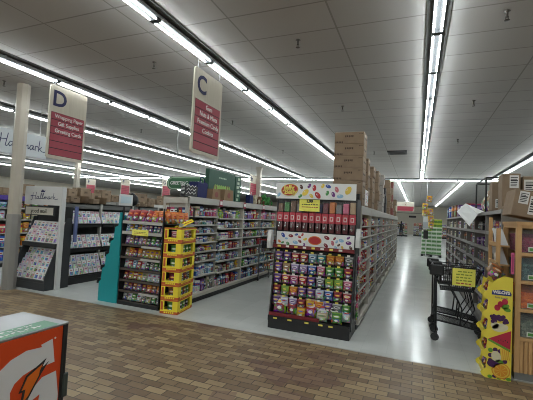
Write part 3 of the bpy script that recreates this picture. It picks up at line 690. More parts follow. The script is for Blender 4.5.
for j, (x, z) in enumerate(st):
    for i in range(8):
        wd = pal[(i*3 + j*5) % 8]
        put('greeting_card', pk_card(.12, .18, wd), (x+.0, 5.06 + .17*i, z+.003), -PI/2, f'{wd} greeting card on the {ORD[j]} step of the teal rack, {ORD[i]} from its end', 'greeting card', 'cards on the teal stepped rack')

# ------------------------------------------------------------------ yellow cardboard crates
cy = mat('yellow cardboard', (.84,.68,.04), .6); cr = mat('red carton band', (.52,.11,.025), .6); cdark = mat('crate inside', (.20,.13,.02), .8)
def crate(z, k):
    t = thing('cardboard_crate', f'yellow crate with red bands, {ORD[5-k]} from the top beside the snack rack', 'crate', (-3.627, 5.151, z), .17, 'tower of yellow crates')
    W, D, Hh = .30, .55, .224; mb = MB()
    for sx in (-1, 1):                                     # the two long sides with a window
        x0, x1 = sorted((sx*W/2, sx*(W/2-.006)))
        mb.box(x0, x1, -D/2, -D/2+.09, 0, Hh).box(x0, x1, D/2-.09, D/2, 0, Hh).box(x0, x1, -D/2+.09, D/2-.09, 0, .06).box(x0, x1, -D/2+.09, D/2-.09, Hh-.035, Hh)
    for sy in (-1, 1):
        y0, y1 = sorted((sy*D/2, sy*(D/2-.006)))
        mb.box(-W/2, -W/2+.07, y0, y1, 0, Hh).box(W/2-.09, W/2, y0, y1, 0, Hh).box(-W/2+.07, W/2-.09, y0, y1, 0, .07).box(-W/2+.07, W/2-.09, y0, y1, Hh-.025, Hh)
    mb.box(-W/2, W/2, -D/2, D/2, 0, .006, 1); mb.build('tray', [cy, cdark], t, world=False)
    b = MB()
    e = .0012
    b.box(-W/2-e, W/2+e, -D/2-e, -D/2+.001, .0, .04).box(W/2-.001, W/2+e, -D/2, D/2, .0, .04).box(-W/2-e, W/2+e, -D/2-e, -D/2+.001, Hh-.02, Hh).box(W/2-.001, W/2+e, -D/2, D/2, Hh-.02, Hh)
    b.box(-W/2+.012, -W/2+.05, -D/2-e, -D/2+.001, .06, .19)
    for q in range(5): b.box(-.08+.035*q, -.055+.035*q, -D/2-2*e, -D/2, .012, .036, 1)
    for q in range(9): b.box(W/2, W/2+2*e, -.2+.045*q, -.17+.045*q, .014, .038, 1)
    b.build('printed_band', [cr, cy], t, world=False)
cw = ['green','brown','maroon','green','green','pink']
for k in range(6):
    z = .003 + .2265*k; crate(z, k)
    for i, (dx, dy) in enumerate(((.0,-.19), (.085,-.07), (.085,.05), (.085,.16))):
        wd = cw[k] if i % 2 == 0 else ('black','green','grey','maroon','green','brown')[k]
        put('candy_bag', pk_bag(.14, .06, .165, wd), (-3.627 + dx*math.cos(.17) - dy*math.sin(.17), 5.151 + dy*math.cos(.17) + dx*math.sin(.17), z + .008), .17 if i == 0 else PI/2+.17,
            f'{wd} bag in the {ORD[5-k]} yellow crate from the top, ' + ('at its front window' if i == 0 else f'{ORD[i-1]} in its side window'), 'candy bag', 'bags in the yellow crates')
mb = MB().prism([(-.16,0),(.16,0),(.15,.09),(-.15,.09)], 'z', 0, .006).box(-.14, .14, .03, .05, .006, .0075, 1)
put('cardboard_flap', mb.mesh('cardboard_flap', [cy, cr]), (-3.49, 5.08, 1.40), 0, 'loose yellow cardboard flap leaning on the top crate', 'cardboard', rot=(.5, -.45, .9))

# ------------------------------------------------------------------ greeting cards
charcoal = mat('charcoal laminate', (.035,.037,.04), .5); wpanel = mat('white laminate', (.58,.58,.57), .45)
cpal = 'white white pink white cream white lilac cream white tan white pink white sky white grey'.split()
F = thing('card_display', 'card display with white script-lettered header beside the cream column', 'display rack', (-6.9, 5.0, 0))
MB().box(-7.42, -6.44, 4.9, 5.42, 0, .14).build('base', charcoal, F)
MB().box(-7.42, -6.44, 5.38, 5.42, .14, 1.6).build('back_panel', charcoal, F)
for x in (-7.42, -6.46):
    MB().prism([(4.9,.14),(5.38,.14),(5.38,1.38),(5.3,1.38),(5.16,.86),(5.13,.84),(4.9,.24)], 'x', x, x+.02).build('side_panel', charcoal, F)
hdw = MB().box(-7.44, -6.37, 5.10, 5.14, 1.62, 1.99).build('header', wpanel, F)
ribbon([[(a*.46, b*.20) for a, b in s] for s in SCRIPT], .0095, navy_ink, hdw, (-7.26, 5.098, 1.735), (1,0,0), (0,0,1), (0,-1,0))
MB().prism([(-6.97,1.875),(-6.87,1.875),(-6.855,1.915),(-6.885,1.895),(-6.90,1.93),(-6.92,1.90),(-6.94,1.93),(-6.955,1.895),(-6.985,1.915)], 'y', 5.096, 5.10).build('crown_emblem', navy_ink, hdw)
gm = MB().box(-7.38, -6.55, 5.08, 5.105, 1.41, 1.585).box(-7.36, -6.57, 5.077, 5.08, 1.425, 1.57, 1).build('lower_sign', [charcoal, mat('sign parchment', (.50,.48,.41), .5)], F)
letters('good mail.', .115, ink_d, gm, (-6.96, 5.074, 1.495), FRONT)
MB().box(-6.43, -6.375, 5.14, 5.19, 0, 1.985).box(-6.43, -6.375, 5.10, 5.14, 0, 1.62).build('white_post', wpanel, F)
for z0, z1, y0, y1, nr in ((.84, 1.3, 5.1, 5.34, 4), (.15, .76, 4.93, 5.28, 5)):
    MB().prism([(y0,z0),(5.38,z0),(5.38,z0+.03),(y0,z0+.03)], 'x', -7.4, -6.46).box(-7.4, -6.46, y0-.02, y0, z0-.05, z0+.03).build('tier', charcoal, F)
    for r in range(nr):
        zz = z0 + .035 + (z1-z0-.2)*r/(nr-1); yy = y0 + .02 + (y1-y0-.1)*r/(nr-1)
        MB().box(-7.39, -6.465, yy-.01, yy+.03, zz-.012, zz).build('card_ledge', charcoal, F)
        for i in range(8):
            wd = cpal[rnd.randrange(len(cpal))]
            put('greeting_card', pk_card(.108, .165 if r == nr-1 else .15, wd), (-7.33+.1155*i, yy-.004, zz+.001), 0, f'{wd} greeting card, {ORD[i]} on the {ORD[nr-1-r]} ledge, {"upper" if z0 > .5 else "lower"} tier, script display', 'greeting card', 'cards in the script-header display')
# black card shelving
def cards_unit(xf, ya, yb, nb, label, what, ncol):
    F = thing('card_shelving', label, 'display rack', (xf-.3, (ya+yb)/2, 0))
    MB().box(xf-.62, xf+.02, ya, yb, 0, .15).build('base', black, F)
    MB().box(xf-.62, xf-.58, ya, yb, .15, 1.7).build('back_panel', charcoal, F)
    MB().box(xf-.62, xf-.2, ya, yb, 1.67, 1.7).box(xf-.22, xf-.2, ya, yb, 1.58, 1.7, 1).build('top_deck', [black, mat('grey fascia', (.12,.12,.115), .5)], F)
    L = (yb-ya)/nb
    for b in range(nb+1):
        MB().box(xf-.24, xf-.17, ya+L*b-.018, ya+L*b+.018, .15, 1.7).build('upright', rail_w, F)
    for b in range(nb):
        y0, y1 = ya+L*b+.02, ya+L*(b+1)-.02
        for ti, (z, nr, d) in enumerate(((1.24, 2, .12), (.72, 2, .08), (.16, 3, 0))):
            xe = xf - d
            MB().box(xf-.58, xe, y0, y1, z-.02, z).box(xe-.012, xe, y0, y1, z-.06, z+.02).build('shelf', black, F)
            for r in range(nr):
                zz = z + .002 + .135*r; xx = xe - .025 - .06*r
                if r: MB().box(xx-.03, xx+.012, y0, y1, zz-.012, zz-.001).build('card_ledge', charcoal, F)
                for i in range(ncol):
                    wd = cpal[rnd.randrange(len(cpal))]
                    put('greeting_card', pk_card(.105, .16, wd), (xx+.01, y0+.06+(y1-y0-.12)*i/(ncol-1), zz), PI/2, f'{wd} greeting card, {ORD[i]} in {ORD[nr-1-r]} row, {ORD[ti]} shelf, {ORD[b]} bay, black card shelving', 'greeting card', 'cards on ' + what)
cards_unit(-6.6, 5.45, 8.5, 3, 'long black card shelving with white uprights behind the white post', 'the long black card shelving', 8)
tag(MB().prism([(-6.42,.9),(-6.38,.9),(-6.38,1.62),(-6.42,1.62)], 'y', 5.44, 5.5).build('poster_strip', mat('blue lilac strip', (.13,.16,.34), .5), C.objects['card_shelving']), 'narrow blue printed strip')
# things on top of the card shelving
wick = mat('wicker', (.20,.13,.075), .8)
bk = MB().lathe([(.10,0),(.12,.01),(.14,.15),(.15,.16),(.13,.155),(.11,.02)], n=14).mesh('wicker_basket', wick)
y = 5.5; i = 0
while y < 8.2:
    if 6.55 < y < 7.95: y = 7.95
    k = rnd.choice(['c','b','b','c2'])
    if k == 'b': put('wicker_basket', bk, (-6.98, y+.15, 1.701), 0, f'brown wicker basket on top of the black card shelving, {ORD[i]} item from the white post', 'basket', 'items on top of the card shelving'); y += .32
    else:
        w_ = rnd.choice([.14,.18,.24]); h = rnd.choice([.08,.11,.14]); me = carton_mesh(w_, .3, h, k == 'c', True)
        put('carton', me, (-6.98, y+w_/2, 1.701), PI/2, f'brown cardboard carton on top of the black card shelving, {ORD[i]} item from the white post', 'box', 'items on top of the card shelving'); y += w_+.03
    i += 1
tag(MB().box(-6.75, -6.73, 6.95, 7.4, 1.702, 1.98).box(-6.73, -6.728, 7.0, 7.35, 1.76, 1.93, 1).build('notice_board', [wpanel, mat('pale blue print', (.45,.55,.6), .5)]), 'white notice board with pale blue print on top of the card shelving', 'sign')
tag(MB().blob((-6.98, 7.7, 1.86), (.13,.14,.158)).blob((-6.98, 7.66, 2.0), (.06,.07,.05)).build('dark_bag', black), 'black bulging bag on the black card shelving beyond the notice board', 'bag')

# ------------------------------------------------------------------ background shelving on the left
BG = (mat('background shelf steel', (.30,.29,.27), .5), rail_w, black)
bmix = 'red yellow white blue brown orange navy cream green'.split()
for gi, (xf, ya, nb, lab) in enumerate(((-9.75, 6.0, 5, 'tall grey shelving unit of groceries far behind the cream column'), (-8.6, 9.2, 4, 'grey shelving unit with cartons on top behind the black card shelving'), (-12.4, 11., 4, 'farther grey shelving unit under the far hanging signs'))):
    ys = [ya + 1.2*i for i in range(nb+1)]
    gondola('shelving_unit', lab, xf, 1, ys, [[.14,.5,.85,1.2,1.5]]*nb, .4, .5, 1.82, BG)
    if gi == 0:
        MB().box(xf+.02, xf+.026, ya, ya+2.2, 1.70, 1.82).build('purple_fascia', mat('purple fascia', (.06,.03,.22), .5), C.objects['shelving_unit.003'] if 'shelving_unit.003' in C.objects else None)
        for b in range(2):
            for s in range(5):
                k = 4-s; z = [.14,.5,.85,1.2,1.5][k]; top = [.5,.85,1.2,1.5,1.75][k]-.03; r = random.Random(b*5+s)
                stock(xf, 1, ys[b]+.02, ys[b+1]-.02, z, top, 5, f'{ORD[s]} shelf down, {ORD[b]} bay, shelving past cream column', (lambda i, r=r: bmix[r.randrange(9)]), ['box','bag'], 'groceries behind the cream column', {'box': 'grocery_box'})
    y = ya + .2; i = 0
    while y < ys[-1]-.4:
        w_ = rnd.choice([.32,.4,.5]); h = rnd.choice([.2,.26,.34,.4])
        put('carton', carton_mesh(w_, .38, h, True, True), (xf-.35, y+w_/2, 1.822), PI/2, f'brown carton topping the {["shelving past the cream column","shelving past the card shelving","farthest grey shelving"][gi]}, {ORD[i]} from its near end', 'box', 'cartons on the background shelving'); y += w_ + rnd.choice([.03,.12]); i += 1

# ------------------------------------------------------------------ on top of the left shelving
t = thing('printed_carton', 'black carton with white scribbled line drawing on the cream shelving', 'box', (-4.05, 5.85, 1.9))
MB().cbox(-4.02, -3.92, 5.62, 6.04, 1.902, 2.11, .005).build('carton', black, t)
sm = []
for r in range(3):
    sm.append([(.03+.06*i, .05+.065*r+(.04 if i % 2 else 0)) for i in range(6)])
ribbon(sm, .012, wpanel, t, (-3.918, 5.64, 1.91), (0,1,0), (0,0,1), (1,0,0), 'line_drawing')
ribbon([[(a*.25,b) for a,b in s] for s in sm], .012, wpanel, t, (-4.01, 5.618, 1.91), (1,0,0), (0,0,1), (0,-1,0), 'line_drawing')
t = thing('tote_bag', 'navy blue tote bag with loop handles on the cream shelving', 'bag', (-4.05, 6.25, 1.9))
mb = MB().prism([(6.08,1.902),(6.40,1.902),(6.43,2.2),(6.36,2.23),(6.22,2.19),(6.06,2.22)], 'x', -4.14, -3.94); mb.build('bag_body', mat('navy fabric', (.012,.016,.085), .7), t)
MB().path([(-3.96,6.16,2.19),(-3.96,6.18,2.30),(-3.97,6.25,2.33),(-3.96,6.32,2.29),(-3.96,6.33,2.2)], .012, 6).build('handle', mat('navy fabric', (0,0,0)), t)
pb = mat('brown paper bag', (.24,.15,.085), .85)
for y, w_, h, d in ((6.66, .34, .22, 'first'), (7.2, .42, .25, 'second')):
    t = thing('paper_bag', f'brown paper gift bag on the cream shelving, {d} from the blue tote bag', 'bag', (-3.95, y, 1.9))
    MB().prism([(y-w_/2,1.902),(y+w_/2,1.902),(y+w_/2-.02,1.9+h),(y-w_/2+.02,1.9+h)], 'x', -4.05, -3.86).build('bag_body', pb, t)
    MB().path([(-3.9,y-.06,1.9+h-.01),(-3.9,y-.05,1.97+h),(-3.9,y+.05,1.97+h),(-3.9,y+.06,1.9+h-.01)], .008, 5).build('handle', pb, t)
    MB().disc((-3.86, y, 1.9+h*.5), .07, .06, 'x', .002, 0, 12, 0, 1).build('emblem', mat('dull red emblem', (.22,.06,.05), .6), t)
dg = mat('dark green carton', (.008,.055,.03), .5)
t = thing('display_carton', 'tall dark green carton with pale green print, top of the cream shelving', 'box', (-4.1, 7.2, 1.9))
MB().cbox(-4.20, -4.10, 6.72, 7.92, 1.903, 2.57, .008).build('carton', dg, t)
mb = MB().box(-4.1005, -4.0985, 6.95, 7.7, 2.08, 2.2)
for q in range(8): mb.disc((-4.098, 7.0+.09*q, 2.2), .05, .06, 'x', .001, 0, 10, 0, 1)
for q in range(5): mb.box(-4.1005, -4.0985, 7.15+.07*q, 7.2+.07*q, 2.40, 2.43, 1)
mb.build('print', [mat('leaf green print', (.20,.35,.06), .5), mat('pale print', (.35,.45,.33), .5)], t)
t = thing('display_carton', 'narrow dark green carton with pale patches beside the tall green one', 'box', (-4.1, 8.1, 1.9))
MB().cbox(-4.2, -4.1, 7.96, 8.26, 1.903, 2.54, .008).build('carton', dg, t)
mb = MB()
for q in range(6): mb.box(-4.101, -4.098, 8.02+.03*(q % 3), 8.13+.03*(q % 3), 1.95+.1*q, 2.01+.1*q)
mb.build('print', mat('pale print', (0,0,0)), t)
for i, (y, c, h, d) in enumerate(((8.45,'navy',.2,'small navy gift bag'),(8.75,'cream',.2,'cream plush toy'),(9.05,'brown',.18,'brown plush toy'),(9.35,'green',.26,'green plush toy'),(9.65,'green',.2,'dark green plush toy'))):
    m = mat(f'{c} plush {i}', tuple(v*.7 for v in PAL[c]), .95); t = thing('plush_toy' if i else 'gift_bag', f'{d} sitting on the cream shelving beyond the green cartons', 'toy' if i else 'bag', (-3.95, y, 1.9))
    if i:
        MB().blob((-3.95,y,1.9+h*.35),(.09,.1,h*.36)).build('body', m, t)
        hd_ = MB().blob((-3.93,y,1.9+h*.85),(.075,.085,.075)).build('head', m, t)
        MB().blob((-3.9,y-.05,1.9+h*1.12),(.02,.03,.03)).blob((-3.9,y+.05,1.9+h*1.12),(.02,.03,.03)).blob((-3.85,y-.11,1.9+h*.4),(.03,.04,.06)).blob((-3.85,y+.11,1.9+h*.4),(.03,.04,.06)).build('limbs', m, t)
    else:
        MB().prism([(y-.1,1.902),(y+.1,1.902),(y+.09,2.12),(y-.09,2.12)], 'x', -4.0, -3.88).build('bag_body', m, t)
        MB().path([(-3.9,y-.04,2.11),(-3.9,y,2.2),(-3.9,y+.04,2.11)], .006, 5).build('handle', wpanel, t)
for y, i in ((6.56,0), (7.67,1), (8.8,2)):
    tag(MB().box(-3.685, -3.68, y-.06, y+.06, 1.76, 1.90).box(-3.68, -3.678, y-.045, y+.045, 1.80, 1.87, 1).build('shelf_tag', [sred, swhite]), f'red shelf tag on the top fascia of the cream shelving, {ORD[i]} from its near end', 'sign', 'red shelf tags')

# ------------------------------------------------------------------ cartons on the centre shelving
n = 0
for k in range(6):
    put('carton', carton_mesh(.445, .36, .184, True, True), (-.975, 5.85, 1.856 + .1855*k) if False else (-1.0, 5.83, 1.856+.187*k), rnd.uniform(-.012,.012), f'brown printed carton, {ORD[5-k]} from the top of the tower over the candy endcap header', 'box', 'carton tower over the endcap')
stk = [(6.62,.34,.30,.21,4,'kraft','just behind the carton tower'), (7.35,.4,.36,.2,4,'kraft','second stack behind the carton tower'), (8.3,.4,.36,.21,4,'kraft','third stack behind the carton tower'),
       (9.3,.42,.4,.22,4,'grey','fourth stack behind the carton tower'), (10.3,.4,.4,.22,3,'black','black stack towards the aisle sign'), (11.6,.45,.4,.2,5,'kraft','stack beyond the black cartons'), (13.0,.45,.4,.22,5,'red','striped far stack next to the aisle sign'), (14.6,.45,.4,.2,3,'kraft','last stack towards the aisle sign')]
for si, (y, w_, d, h, nk, mm, where) in enumerate(stk):
    for k in range(nk):
        m0 = None if mm == 'kraft' else mat({'grey':'grey carton','black':'black carton','red':'red brown carton'}[mm], {'grey':(.30,.27,.24),'black':(.02,.02,.022),'red':(.20,.06,.05)}[mm], .6)
        if mm == 'red' and k % 2: m0 = None
        put('carton', carton_mesh(w_, d, h, True, True, m0), (-.98 + rnd.uniform(-.02,.02), y, 1.853 + (h+.0015)*k), rnd.uniform(-.03,.03), f'{"brown" if m0 is None else mm} carton, {ORD[nk-1-k]} from the top of the {where}', 'box', 'cartons on the aisle shelving')
# ------------------------------------------------------------------ shopping carts
ck = mat('black cart wire', (.02,.02,.021), .45, .2); cplast = mat('black cart plastic', (.015,.015,.016), .5); rub = mat('caster rubber', (.03,.03,.03), .7)
def cart(loc, rz, label, sign):
    """handle end at -X, nose at +X; local frame"""
    t = thing('shopping_cart', label, 'shopping cart', loc, rz); B = lambda mb, n, m, p=t: mb.build(n, m, p, world=False)
    L0, L1, W = -.36, .18, .22
    def sec(x, z): # half width narrows to the nose and bottom
        return W - .05*(x-L0)/(L1-L0) - .05*(1.06-z)/.34
    mb = MB()
    zs = [.74,.80,.86,.92,.98,1.05]
    fx = lambda z: L1 - .10*(1.05-z)/.31
    bx = lambda z: L0 + .03*(1.05-z)/.31
    for z in zs:
        r = .007 if z in (.74, 1.05) else .003
        p = [(bx(z),-sec(L0,z),z), (fx(z),-sec(L1,z),z), (fx(z),sec(L1,z),z), (bx(z),sec(L0,z),z), (bx(z),-sec(L0,z),z)]; mb.path(p, r, 5)
    for s in (-1, 1):
        for i in range(17):
            a = i/16; mb.tube((L0+.03+(fx(.74)-L0-.03)*a, s*sec(L0+(L1-L0)*a,.74), .74), (L0+(L1-L0)*a, s*sec(L0+(L1-L0)*a,1.05), 1.05), .003, 4)
    for i in range(9):
        a = -1 + 2*i/8; mb.tube((fx(.74), a*sec(L1,.74), .74), (L1, a*sec(L1,1.05), 1.05), .003, 4); mb.tube((bx(.74), a*sec(L0,.74), .74), (L0, a*sec(L0,1.05), 1.05), .003, 4)
        mb.tube((bx(.74), a*sec(L0,.74), .74), (fx(.74), a*sec(L1,.74), .74), .003, 4)
    B(mb, 'basket', ck)
    fr = MB()
    for s in (-1, 1):
        fr.path([(L0-.07,s*.2,1.06), (L0-.03,s*.21,.9), (L0-.02,s*.21,.14)], .013, 7).path([(L0-.02,s*.21,.30), (L0+.3,s*.2,.26), (L1+.06,s*.16,.20), (L1+.06,s*.16,.13)], .012, 7)
        fr.path([(L0+.28,s*.2,.27), (L0+.30,s*.19,.5), (L0+.18,s*.18,.74)], .010, 7).path([(L1-.22,s*.17,.24), (L1-.08,s*.15,.5), (L1-.14,s*.14,.74)], .008, 7)
    fr.tube((L0-.02,-.21,.32), (L0-.02,.21,.32), .010, 6)
    B(fr, 'frame', ck)
    lt = MB().path([(L0,-.2,.30),(L1+.05,-.155,.21),(L1+.05,.155,.21),(L0,.2,.30),(L0,-.2,.30)], .008, 6)
    for i in range(9): a = -1+2*i/8; lt.tube((L0, a*.2, .30), (L1+.05, a*.155, .21), .004, 4)
    for i in range(1, 7): x = L0+(L1-L0)*i/7; lt.tube((x,-.195+.006*i,.30-.013*i),(x,.195-.006*i,.30-.013*i), .004, 4)
    B(lt, 'lower_rack', ck)
    h = B(MB().tube((L0-.08,-.23,1.07),(L0-.08,.23,1.07), .018, 10), 'handle', cplast)
    for s in (-1, 1): B(MB().cbox(L0-.12, L0+.06, s*.225-.022, s*.225+.022, .95, 1.10, .012), 'handle_bracket', cplast)
    B(MB().cbox(L0+.01, L0+.035, -.17, .17, .84, 1.03, .006), 'child_seat_flap', cplast)
    for x, y in ((L0-.02,.21), (L0-.02,-.21), (L1+.06,.16), (L1+.06,-.16)):
        c = B(MB().box(x-.022, x+.022, y-.02, y-.014, .05, .14).box(x-.022, x+.022, y+.014, y+.02, .05, .14).box(x-.022, x+.022, y-.02, y+.02, .13, .145), 'caster', ck)
        B(MB().tube((x-.01, y-.013, .055), (x-.01, y+.013, .055), .055, 14), 'wheel', rub, c)
    t.scale = (1, 1, .96)
    return t
ct = cart((.67, 5.98, 0), -.02, 'black wire shopping cart with a yellow notice in front of the grey shelving', True)
cart((.66, 6.56, 0), .03, 'second black shopping cart standing just behind the one with the notice', False)
t = thing('notice', 'yellow printed notice hanging on the side of the black shopping cart', 'sign', (.61, 5.74, .8))
MB().box(.475, .755, 5.742, 5.746, .80, 1.035).build('card', sign_yel, t)
mb = MB(); rr = random.Random(2)
for k in range(5):
    x = .50 + (.02 if k else .04)
    while x < .70: l = rr.uniform(.02,.05); mb.box(x, x+l, 5.7405, 5.7425, .985-.04*k, 1.0-.04*k, 0 if k < 4 else 1); x += l+.012
mb.build('print_lines', [mat('olive ink', (.25,.33,.03), .6), mat('red ink', (0,0,0))], t)
mb = MB().path([(.48,5.745,1.03),(.5,5.77,1.05)], .003, 4).path([(.75,5.745,1.03),(.74,5.77,1.05)], .003, 4); mb.build('tie', ck, t)
c2 = cart((-3.42, 8.9, 0), 1.6, 'grey shopping cart at the far end of the cream shelving, left aisle', False)
for ch in c2.children:
    if ch.name.startswith('handle'): ch.data.materials[0] = mat('red handle plastic', (.3,.03,.03), .5)
    elif ch.data.materials[0] is ck: ch.data.materials[0] = mat('grey cart wire', (.16,.16,.165), .35, .6)
    ch['label'] = 'red handle' if ch.name == 'handle.002' else ch.get('label', '')
    if not ch['label']: del ch['label']

# ------------------------------------------------------------------ fruit-snack floor display
fy = mat('display yellow', (.72,.59,.06), .45); fsh = mat('display shelf board', (.30,.20,.05), .7)
F = thing('floor_display', 'yellow cardboard floor display printed with fruit beside the wooden candy cabinet', 'display stand', (.83, 4.85, 0))
def scallop(z0): return [(.735, z0), (.70, z0+.02), (.685, z0+.05), (.70, z0+.075), (.735, z0+.10), (.745, z0+.20)]
pr = [(.97,0), (.97,1.09)] + [(.90,1.10), (.83,1.07), (.78,1.02)]
for z in (.84, .63, .42, .21, .0): pr += scallop(z)[::-1]
sp_ = MB().prism(pr, 'y', 4.69, 4.70).build('side_panel', fy, F)
MB().prism(pr, 'y', 5.06, 5.07).build('side_panel', fy, F)
fp = MB(); y = 4.69
def D(x, z, rx, rz, k, ang=0., th=.002): fp.disc((x, y, z), rx*1.28, rz*1.28, 'y', th, k, 16, ang)
# berries, grapes, melon, pineapple, pear, orange
for x, z in ((.86,.80),(.90,.83),(.83,.76)): D(x, z, .022, .026, 0)
D(.905,.78,.03,.02,1,.4); D(.92,.75,.028,.018,1,-.3)
for q in range(16): D(.78+.022*(q % 7)+(.01 if q > 6 else 0), .66-.026*(q//6)+.008*(q % 2), .015, .015, 2, 0, .002+.0006*(q % 3))
D(.86,.55,.06,.035,3,.2); D(.81,.57,.03,.03,3)
fp.prism([(.755,.42),(.962,.53),(.958,.33)], 'y', y, y-.002, 0); fp.prism([(.75,.40),(.755,.42),(.958,.33),(.958,.305)], 'y', y, y-.003, 1)
for q in range(5): D(.85+.02*q, .41+.012*(q % 2), .003, .006, 4, 0, .004)
fp.prism([(.86,.34),(.95,.34),(.94,.22),(.88,.21)], 'y', y, y-.002, 5)
for q in range(4): fp.prism([(.88+.018*q,.33),(.885+.018*q,.33),(.90+.018*q,.22),(.895+.018*q,.22)], 'y', y, y-.0035, 6)
D(.83,.24,.035,.045,3,.3); D(.79,.16,.035,.03,2); D(.83,.145,.03,.03,2,0,.003); D(.86,.18,.03,.025,1)
D(.875,.098,.068,.066,6); D(.875,.098,.06,.058,5,0,.003); D(.875,.098,.05,.048,6,0,.004)
for q in range(8): a = q*PI/4; fp.prism([(.875,.098),(.875+.06*math.cos(a-.06),.098+.057*math.sin(a-.06)),(.875+.06*math.cos(a+.06),.098+.057*math.sin(a+.06))], 'y', y, y-.0048, 5)
for q in range(12): D(.775+.045*(q % 4), .30-.055*(q//4)+.01*(q % 2), .018, .018, 2 if q % 3 else 1, q*.5, .0012)
for q in range(5): D(.775+.043*q, .02+.01*(q % 2), .018, .014, 2 if q % 2 else 1, 0, .0012)
fp.build('fruit_print', [mat('print red', (.42,.02,.05), .45), mat('print green', (.12,.30,.03), .45), mat('print grape', (.06,.015,.08), .4), mat('print cream', (.62,.58,.40), .5), ink_d, mat('print gold', (.66,.46,.06), .5), mat('print orange', (.60,.24,.02), .5)], sp_)
bl = MB().prism([(.775,.895),(.955,.895),(.96,.915),(.945,.945),(.86,.955),(.78,.94)], 'y', y, y-.002).build('brand_band', mat('brand navy', (.015,.03,.16), .4), sp_)
letters("WELCH'S", .042, swhite, bl, (.866, y-.0025, .925), FRONT, bold=.002, sx=.9)
letters('Fruit Snacks', .026, mat('brand navy', (0,0,0)), sp_, (.866, y-.001, .868), FRONT, sx=.95)
MB().box(.735, .97, 4.70, 5.06, 0, .02).box(.955, .97, 4.70, 5.06, 0, 1.05).build('back_panel', fy, F)
for k, z in enumerate((.84,.63,.42,.21,.0)):
    MB().box(.735, .955, 4.70, 5.06, z+.005, z+.012).box(.72, .728, 4.70, 5.06, z+.005, z+.08, 1).build('shelf', [fsh, fy], F)
    for j in range(3):
        wd = ['purple','maroon','brown'][(k+j) % 3]
        put('fruit_snack_bag', pk_bag(.11, .09, .16, wd), (.785, 4.765+.115*j, z+.0125), -PI/2, f'{wd} fruit snack bag, {ORD[j]} on the {ORD[k]} shelf down of the yellow display', 'snack bag', 'bags in the yellow floor display')
for j, (x, wd, a) in enumerate(((.80,'brown',.5), (.88,'tan',-.5), (.84,'cream',.3))):
    put('fruit_snack_bag', pk_bag(.15, .07, .16, wd), (x, 4.78+.1*j, 1.06), .3, f'{wd} bag heaped on top of the yellow floor display, {ORD[j]} from the front', 'snack bag', 'bags heaped on the yellow display', rot=(-.3, a, .3))

# ------------------------------------------------------------------ wooden bulk-candy cabinet
def pine(name, a, b):
    m = mat(name, a, .5, spec=.35); n = N(m); mp = n.new('ShaderNodeMapping'); n.l.new(n.coord('Object'), mp.inputs[0]); mp.inputs['Scale'].default_value = (14, 14, 1.6)
    n.base(n.mix(n.noise(mp.outputs[0], 3., 4., .6), a, b)); return m
wood = pine('honey pine', (.44,.25,.10), (.60,.37,.17)); wood_d = pine('darker pine', (.28,.155,.06), (.38,.22,.10))
F = thing('candy_cabinet', 'honey-coloured wooden bulk candy cabinet with slatted base at the right edge', 'cabinet', (1.4, 5.0, 0))
MB().box(1.02, 1.9, 4.80, 5.40, 0, .09).build('plinth', mat('grey plinth', (.22,.22,.21), .6), F)
MB().box(1.0, 1.92, 4.73, 5.45, 1.665, 1.70).box(1.01, 1.91, 4.75, 5.44, 1.63, 1.665).build('top', wood, F)
for x, y in ((1.005,4.75), (1.86,4.75), (1.005,5.39), (1.86,5.39)): MB().box(x, x+.05, y, y+.05, .09, 1.63).build('post', wood, F)
sl = MB().box(1.055, 1.86, 4.765, 4.79, .09, .43, 1)
for q in range(20): sl.prism([(1.055+.04*q,4.765),(1.06+.04*q,4.752),(1.085+.04*q,4.752),(1.09+.04*q,4.765)], 'z', .09, .43)
sl.build('slatted_base', [wood, wood_d], F)
MB().box(1.055, 1.86, 5.41, 5.43, .09, 1.63).build('back_panel', wood_d, F)
MB().box(1.88, 1.90, 4.8, 5.39, .09, 1.63).build('side_panel', wood, F)
acr = mat('clear acrylic', (.8,.82,.82), .06, alpha=.05); binc = {'maroon':((.10,.004,.03),(.24,.012,.06)), 'teal':((.015,.05,.06),(.06,.14,.14)), 'orange':((.40,.06,.008),(.66,.16,.02)), 'grey green':((.06,.085,.07),(.17,.20,.15))}
lblw = mat('bin label', (.55,.58,.50), .5); lblg = mat('bin label green', (.08,.25,.05), .5)
